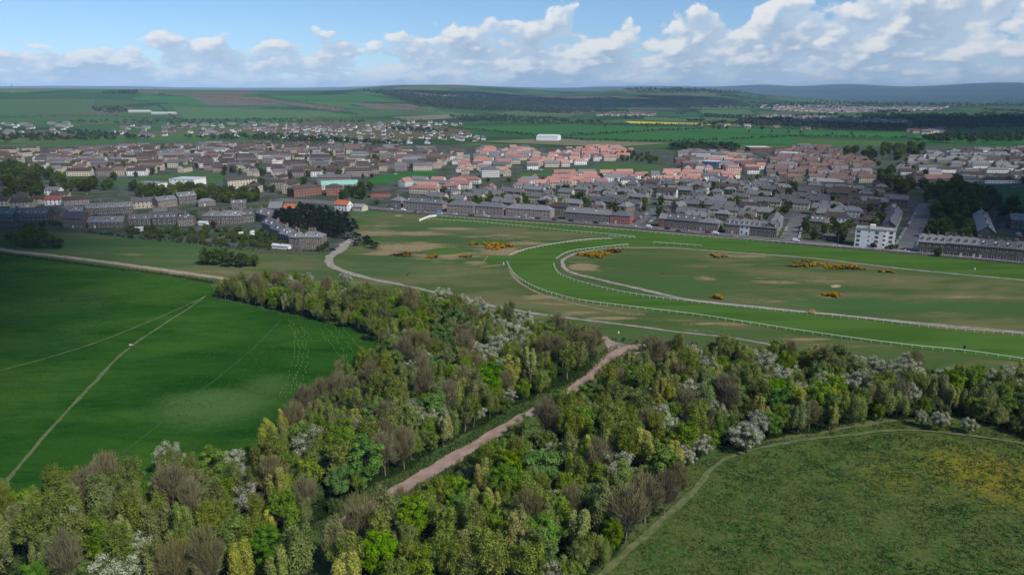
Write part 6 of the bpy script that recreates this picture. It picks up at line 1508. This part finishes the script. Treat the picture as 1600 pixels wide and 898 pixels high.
for px, py, off, c, l, van in [(618, 326, 3.6, 'white', 'white car parked before the first terrace', 0), (640, 327, 3.6, 'white', 'white van parked at the start of the front row', 1), (669, 329, 3.6, 'silver', 'silver car parked outside the first long terrace', 0), (697, 329, 6.0, 'light blue', 'bright blue van parked between two front terraces', 1),
        (692, 333, -1.8, 'white', 'white car driving behind the white barrier', 0), (713, 334, 1.8, 'white', 'larger white car driving past the second terrace', 0), (736, 337, -1.8, 'black', 'black car driving on the front road', 0), (744, 336.5, -1.8, 'red', 'red car driving behind the black one', 0), (760, 336, 3.6, 'white', 'white car parked before the third terrace', 0), (760, 339, -1.8, 'white', 'white car driving towards the racecourse bend', 0),
        (650, 333, -1.8, 'black', 'dark car at the left end of the front road', 0), (809, 339, 3.6, 'white', 'white car parked outside the grey hipped terrace', 0), (820, 340, 3.6, 'silver', 'silver car parked next to the white one', 0), (830, 341, 3.6, 'white', 'white hatchback parked in the middle of the row', 0), (843, 342, 3.6, 'black', 'black car parked at the end of the grey terrace', 0), (870, 343.5, 3.6, 'grey', 'grey car parked at the garden gap', 0),
        (895, 346, 3.6, 'black', 'black car parked at the joined terrace', 0), (912, 347, 3.6, 'silver', 'silver car parked in front of the slate terrace', 0), (930, 349, 3.6, 'black', 'dark car parked left of the red house', 0), (948, 350, 3.6, 'white', 'white car parked at the red house', 0), (992, 353, 3.6, 'white', 'white car at the first street corner', 0), (1021, 353, 3.6, 'white', 'white van by the first side street', 1), (1061, 361, -1.8, 'dark blue', 'dark blue car driving on the front road', 0),
        (1048, 357, 3.6, 'black', 'black car parked before the mixed terrace', 0), (1075, 360, 3.6, 'silver', 'silver car before the mixed terrace', 0), (1112, 362, 3.6, 'red', 'red car parked behind the white van', 0), (1120, 365, 1.8, 'white', 'white van driving past the hipped house', 1), (1245, 377, 3.6, 'white', 'white van waiting at the second street corner', 1), (1308, 386, -1.8, 'white', 'small white car before the walled garden', 0), (1414, 394, -1.2, 'white', 'white car crossing the mouth of the long street', 0),
        (1463, 397, 3.4, 'white', 'white car parked under the olive tree', 0), (1492, 399, 3.4, 'black', 'black car parked by the dark terrace', 0), (1507, 400.5, 3.4, 'dark blue', 'dark blue car parked by the dark terrace', 0), (1575, 406, 3.4, 'silver', 'silver car parked at the right end of the road', 0), (1592, 408, 3.4, 'black', 'black car parked at the right edge', 0)]: road_car(px, py, off, c, l, bool(van))
cr = random.Random(12); NCAR = [0]
def street_cars(px, off, n, label, step=6.2, skip=.25, cols=('white', 'white', 'silver', 'grey', 'black', 'red', 'white', 'dark blue')):
    c = catmull(W(px), step)
    for i in range(min(n, len(c) - 1)):
        if cr.random() < skip: continue
        t = (c[i + 1] - c[i]); t /= np.linalg.norm(t); q = c[i] + np.array((-t[1], t[0])) * off
        k = cr.choice(cols); car(q[0], q[1], math.atan2(t[1], t[0]), k, f'{k} car {label}', group=f'cars {label}')
street_cars([(1408, 387), (1425, 358), (1440, 332), (1447, 318)], 3.8, 26, 'parked down the left side of the long street', skip=.12, cols=('white', 'white', 'silver', 'white', 'grey'))
street_cars([(1420, 389), (1433, 362)], -3.8, 6, 'parked on the right side of the long street', skip=.1, cols=('white', 'silver', 'grey'))
street_cars([(1229, 372), (1240, 350)], 3.2, 8, 'parked beside the dark terrace in the second side street', skip=.1, cols=('white', 'silver', 'black', 'yellow'))
street_cars([(1240, 374), (1248, 350)], -3.2, 8, 'parked on the garden side of the second side street', skip=.3, cols=('white', 'white', 'silver'))
street_cars([(992, 350), (1012, 338), (1028, 328)], 3, 12, 'parked in the first side street', skip=.3)
street_cars([(1006, 350), (1020, 340)], -3, 6, 'on the right of the first side street', skip=.3, cols=('white', 'silver'))
for q in STREETS:
    c = catmull(q, 7.0)
    for k in range(len(c) - 1):
        if NCAR[0] > 110 or cr.random() < .82: continue
        px, py = to_px(*c[k])
        if not (560 < px < 1590 and py > 262): continue
        t = c[k + 1] - c[k]; t /= np.linalg.norm(t); w = c[k] + np.array((-t[1], t[0])) * cr.choice((-2.1, 2.1)); kk = cr.choice(('white', 'silver', 'grey', 'black', 'red', 'white', 'dark blue')); NCAR[0] += 1
        car(w[0], w[1], math.atan2(t[1], t[0]), kk, f'{kk} car parked in a back street of the town', group='cars parked in the back streets')
p = at(547, 379); car(p[0], p[1], .2, 'white', 'white car parked where the grey track begins')
p = at(520, 391); car(p[0], p[1], .1, 'black', 'black car beside the villa wall')
p = at(556, 384); car(p[0], p[1], .3, 'black', 'black car under the low pines')
for i, (px, py) in enumerate(((1591, 366), (1592, 369), (1595, 372), (1194, 318), (1202, 320), (1210, 322), (835, 325), (842, 327), (1196, 322))):
    p = at(px, py); k = ('white', 'silver', 'red')[i % 3]; car(p[0], p[1], .4, k, f'{k} car in a small car park between terraces', group='cars in car parks')

# ------------------------------------------------------------------ people
def person(px, py, top, legs, label, rz=0.0, step=.22, ht=1.72):
    """a standing or walking figure grown as one skin from a skeleton"""
    s = ht / 1.72
    J = {'pel': (0, 0, .95), 'spi': (0, .01, 1.18), 'che': (0, .0, 1.38), 'nec': (0, .0, 1.50), 'hea': (0, .02, 1.58), 'cro': (0, .02, 1.70), 'hl': (-.10, 0, .90), 'kl': (-.11, step * .55, .50), 'al': (-.11, step * .3, .09), 'tl': (-.12, step * .3 + .17, .04),
         'hr': (.10, 0, .90), 'kr': (.11, -step * .2, .50), 'ar': (.11, -step, .11), 'tr': (.12, -step + .16, .04), 'sl': (-.19, 0, 1.41), 'el': (-.25, -.08, 1.14), 'wl': (-.25, .05, .90), 'fl': (-.24, .09, .80), 'sr': (.19, 0, 1.41), 'er': (.25, .06, 1.14), 'wr': (.25, .16, .91), 'fr': (.24, .19, .81)}
    E_ = [('pel', 'spi'), ('spi', 'che'), ('che', 'nec'), ('nec', 'hea'), ('hea', 'cro'), ('pel', 'hl'), ('hl', 'kl'), ('kl', 'al'), ('al', 'tl'), ('pel', 'hr'), ('hr', 'kr'), ('kr', 'ar'), ('ar', 'tr'), ('che', 'sl'), ('sl', 'el'), ('el', 'wl'), ('wl', 'fl'), ('che', 'sr'), ('sr', 'er'), ('er', 'wr'), ('wr', 'fr')]
    R_ = {'pel': .15, 'spi': .14, 'che': .16, 'nec': .06, 'hea': .095, 'cro': .07, 'hl': .10, 'kl': .065, 'al': .05, 'tl': .045, 'hr': .10, 'kr': .065, 'ar': .05, 'tr': .045, 'sl': .075, 'el': .055, 'wl': .04, 'fl': .04, 'sr': .075, 'er': .055, 'wr': .04, 'fr': .04}
    ks = list(J); me = bpy.data.meshes.new('person'); me.from_pydata([tuple(c * s for c in J[k]) for k in ks], [(ks.index(a), ks.index(b)) for a, b in E_], []); me.update()
    p = at(px, py); o = obj('person', me, None, (p[0], p[1], .06), rz)
    md = o.modifiers.new('skin', 'SKIN'); md.use_smooth_shade = True
    for i, k in enumerate(ks): me.skin_vertices[0].data[i].radius = (R_[k] * s, R_[k] * s); me.skin_vertices[0].data[i].use_root = (k == 'pel')
    sb = o.modifiers.new('subdivision', 'SUBSURF'); sb.levels = 1; sb.render_levels = 1
    def cloth(nt, q):
        x, y, z = separate(nt, q); c = mixc(nt, z.gt(.93 * s), legs, top); c = mixc(nt, z.gt(1.485 * s), c, (.45, .27, .20)); c = mixc(nt, z.gt(1.655 * s), c, (.04, .025, .015)); return mixc(nt, z.lt(.10 * s), c, (.02, .02, .02))
    me.materials.append(material('clothes', cloth, .9)); tag(o, label, 'person'); return o
person(203.6, 543.2, (.62, .64, .62), (.012, .014, .02), 'person in a white top walking on the meadow path', .5)
person(206.6, 543.2, (.60, .36, .36), (.012, .012, .016), 'person in a pink top walking beside the one in white', .6, -.2)
person(635.5, 431, (.03, .05, .03), (.02, .02, .02), 'golfer in dark clothes on the open links', 1.0, .1)
person(640, 429.5, (.02, .03, .02), (.02, .02, .025), 'second golfer in dark clothes on the links', -.6, .15)
person(652, 334, (.6, .6, .6), (.25, .25, .25), 'person in pale clothes on the pavement by the barrier', 0)
person(1147, 372, (.6, .6, .58), (.02, .02, .03), 'person in a white top on the racecourse pavement', 0.3)
person(1151, 372.3, (.5, .5, .5), (.02, .02, .03), 'person in grey on the racecourse pavement', 0.3)
person(1035, 430, (.02, .03, .06), (.02, .02, .02), 'lone dark figure standing in the infield', 0.3, .05)
person(890, 426, (.05, .05, .06), (.02, .02, .02), 'dark figure on the gravel path at the bend', .8)
# golf trolley next to each golfer
def trolley(px, py, label):
    p = at(px, py); t = thing('golf_trolley', label, 'golf trolley', (p[0], p[1], .06), .5)
    b = MB(); b.tube([(0, 0, .25), (.12, 0, 1.05)], [.13, .15], 8); obj('bag', b.mesh('bag', [M['black']]), t)
    w = MB().tube([(0, -.03, 0), (0, .03, 0)], .15, 10).mesh('wheel', [M['rubber']])
    for s in (-.3, .3): obj('wheel', w, t, (-.05, s, .15))
    h = MB(); h.tube([(0, -.3, .15), (0, .3, .15)], .02, 4); h.tube([(0, 0, .15), (-.45, 0, .95)], .02, 4); obj('frame', h.mesh('frame', [M['metal']]), t)
trolley(637.2, 430.6, 'golf bag on a trolley between the two golfers')

# ------------------------------------------------------------------ posts, lamps, signs
def lamp(px, py, i):
    p = at(px, py); t = thing('street_lamp', 'grey street lamp on the racecourse side of the front road', 'street lamp', (p[0], p[1], .2), RDR + math.pi / 2, 'street lamps along the front road')
    b = MB(); b.tube([(0, 0, 0), (0, 0, 1.2), (0, 0, 7.6)], [.10, .08, .05], 6); obj('pole', b.mesh('pole', [M['metal']]), t)
    a = MB(); a.tube([(0, 0, 7.6), (.5, 0, 7.95), (1.3, 0, 8.05)], .04, 5); obj('arm', a.mesh('arm', [M['metal']]), t); obj('lamp_head', MB().box(1.2, 1.8, -.12, .12, 7.98, 8.1).mesh('lamp_head', [M['metal']]), t)
RDR = math.radians(RD)
for i, q in enumerate(offset(ROAD[4:], -6.2, 34.0)):
    px, py = to_px(*q)
    if -10 < px < 1620: lamp(px, py, i)
def signal(px, py):
    p = at(px, py); t = thing('marker_post', 'dark furlong marker board standing at the outer rail', 'marker', (p[0], p[1], .1))
    b = MB(); b.tube([(0, 0, 0), (0, 0, 2.6)], .07, 6); obj('pole', b.mesh('pole', [M['black']]), t); obj('board', MB().box(-.42, .42, -.10, -.06, 1.2, 2.7).mesh('board', [M['black']]), t)
signal(1505.5, 550)
def white_post(px, py, h, label):
    p = at(px, py); t = thing('marker_post', label, 'marker', (p[0], p[1], .06)); b = MB(); b.tube([(0, 0, 0), (0, 0, h)], .09, 6); obj('pole', b.mesh('pole', [M['rail']]), t); obj('board', MB().box(-.3, .3, -.13, -.095, h - .5, h + .2).mesh('board', [M['rail']]), t)
white_post(787, 414.5, 1.6, 'small white marker board at the outer rail gap'); white_post(966.5, 522, 1.0, 'small white post by the pink turning area'); white_post(1523, 423, 1.4, 'small white marker on the far straight')
def log(px, py):
    p = at(px, py); t = thing('concrete_block', 'pale concrete barrier block beside the pink turning area', 'barrier', (p[0], p[1], .1), -.12)
    b = MB(); L = 1.5; b.add([(-L, -.35, 0), (L, -.35, 0), (L, .35, 0), (-L, .35, 0), (-L, -.2, .75), (L, -.2, .75), (L, .2, .75), (-L, .2, .75)], [(0, 3, 2, 1), (4, 5, 6, 7), (0, 1, 5, 4), (1, 2, 6, 5), (2, 3, 7, 6), (3, 0, 4, 7)]); b.box(-L + .4, -L + .7, -.36, .36, .02, .14); b.box(L - .7, L - .4, -.36, .36, .02, .14)
    obj('block', b.mesh('block', [material('pale_concrete', two((.55, .52, .42), (.46, .43, .35), 1.5), .9)]), t)
log(1002.5, 541)
# pylons on the far hill
def pylon(px, py, h, label):
    p = at(px, py); t = thing('pylon', label, 'pylon', tuple(p)); b = MB()
    for sx in (-1, 1):
        for sy in (-1, 1): b.tube([(sx * h * .1, sy * h * .1, 0), (sx * h * .02, sy * h * .02, h)], h * .008, 4)
    for z in (.2, .4, .6, .8):
        w = h * (.1 - .08 * z); b.tube([(-w, -w, z * h), (w, -w, z * h)], h * .005, 4); b.tube([(-w, -w, z * h), (w, -w, (z + .18) * h)], h * .004, 4)
    obj('tower', b.mesh('tower', [M['metal']]), t); a = MB()
    for z, w in ((.72, .16), (.84, .2), (.95, .13)): a.tube([(-w * h, 0, z * h), (0, 0, z * h + h * .02), (w * h, 0, z * h)], h * .007, 4)
    obj('crossarms', a.mesh('crossarms', [M['metal']]), t)
pylon(20, 146, 45, 'electricity pylon on the crest at the far left'); pylon(245, 150, 45, 'electricity pylon on the crest above the hillside farm')

# ------------------------------------------------------------------ unseen clouds overhead, placed for the shade they cast on the country
def cloud(gx, gy, rx, ry, seed, label, alt=1250.0):
    """a heap of billows; gx, gy is the middle of its shade on the ground"""
    rng = np.random.default_rng(seed); k = alt / sdir.z; cx, cy = gx + sdir.x * k, gy + sdir.y * k
    import bmesh
    bm = bmesh.new(); bmesh.ops.create_icosphere(bm, subdivisions=5, radius=1.0)
    v = np.array([q.co[:] for q in bm.verts]); f = [tuple(w.index for w in q.verts) for q in bm.faces]; bm.free()
    n = 0.0
    for s_, a_ in ((1.1, .55), (.5, .30), (.22, .15)):
        n = n + a_ * (fbm(v[:, 0] + 9 + seed, v[:, 1] + v[:, 2] * .7 + 5, s_, 3, seed) - .5) * 2
    up = np.clip(v[:, 2], 0, 1); r = 1 + n * .75
    P3 = np.column_stack([cx + v[:, 0] * r * rx, cy + v[:, 1] * r * ry, alt + np.where(v[:, 2] > 0, v[:, 2] * (1 + n) * 230, v[:, 2] * 45)])
    m = bpy.data.materials.get('cloud') or None
    if m is None:
        m = bpy.data.materials.new('cloud'); m.use_nodes = True; nt = m.node_tree; nt.nodes.clear(); o = nt.nodes.new('ShaderNodeOutputMaterial'); a = nt.nodes.new('ShaderNodeBsdfDiffuse'); b = nt.nodes.new('ShaderNodeBsdfTranslucent'); x = nt.nodes.new('ShaderNodeMixShader')
        a.inputs[0].default_value = (.85, .86, .88, 1); b.inputs[0].default_value = (.80, .82, .85, 1); x.inputs[0].default_value = .45
        nt.links.new(a.outputs[0], x.inputs[1]); nt.links.new(b.outputs[0], x.inputs[2]); nt.links.new(x.outputs[0], o.inputs[0])
    tag(obj('cloud', mesh('cloud', P3, f, [m], smooth=True)), label, 'cloud', kind='stuff')
cloud(-535, 370, 290, 340, 3, 'broad unseen cloud placed to shade the left meadow and village')
cloud(655, 470, 270, 330, 8, 'broad unseen cloud placed to shade the right-hand woods and terraces')
cloud(1900, 2600, 900, 700, 12, 'broad unseen cloud placed to shade the right-hand plain')
cloud(500, 6500, 1600, 800, 14, 'broad unseen cloud placed to shade the far plain')

# ------------------------------------------------------------------ haze
hb = MB().box(-47500, 47500, -47500, 47500, -8, 620)
hz = obj('haze', hb.mesh('haze', [])); hm = bpy.data.materials.new('haze'); hm.use_nodes = True; nt = hm.node_tree; nt.nodes.clear()
ho = nt.nodes.new('ShaderNodeOutputMaterial'); hv = nt.nodes.new('ShaderNodeVolumePrincipled')
hv.inputs['Color'].default_value = (.46, .71, 1.0, 1); hv.inputs['Density'].default_value = 3.9e-5; hv.inputs['Anisotropy'].default_value = -0.35
nt.links.new(hv.outputs[0], ho.inputs['Volume']); hz.data.materials.append(hm); tag(hz, 'thin bluish haze over the far country', 'haze', kind='stuff')
print('OBJECTS', len(bpy.data.objects))
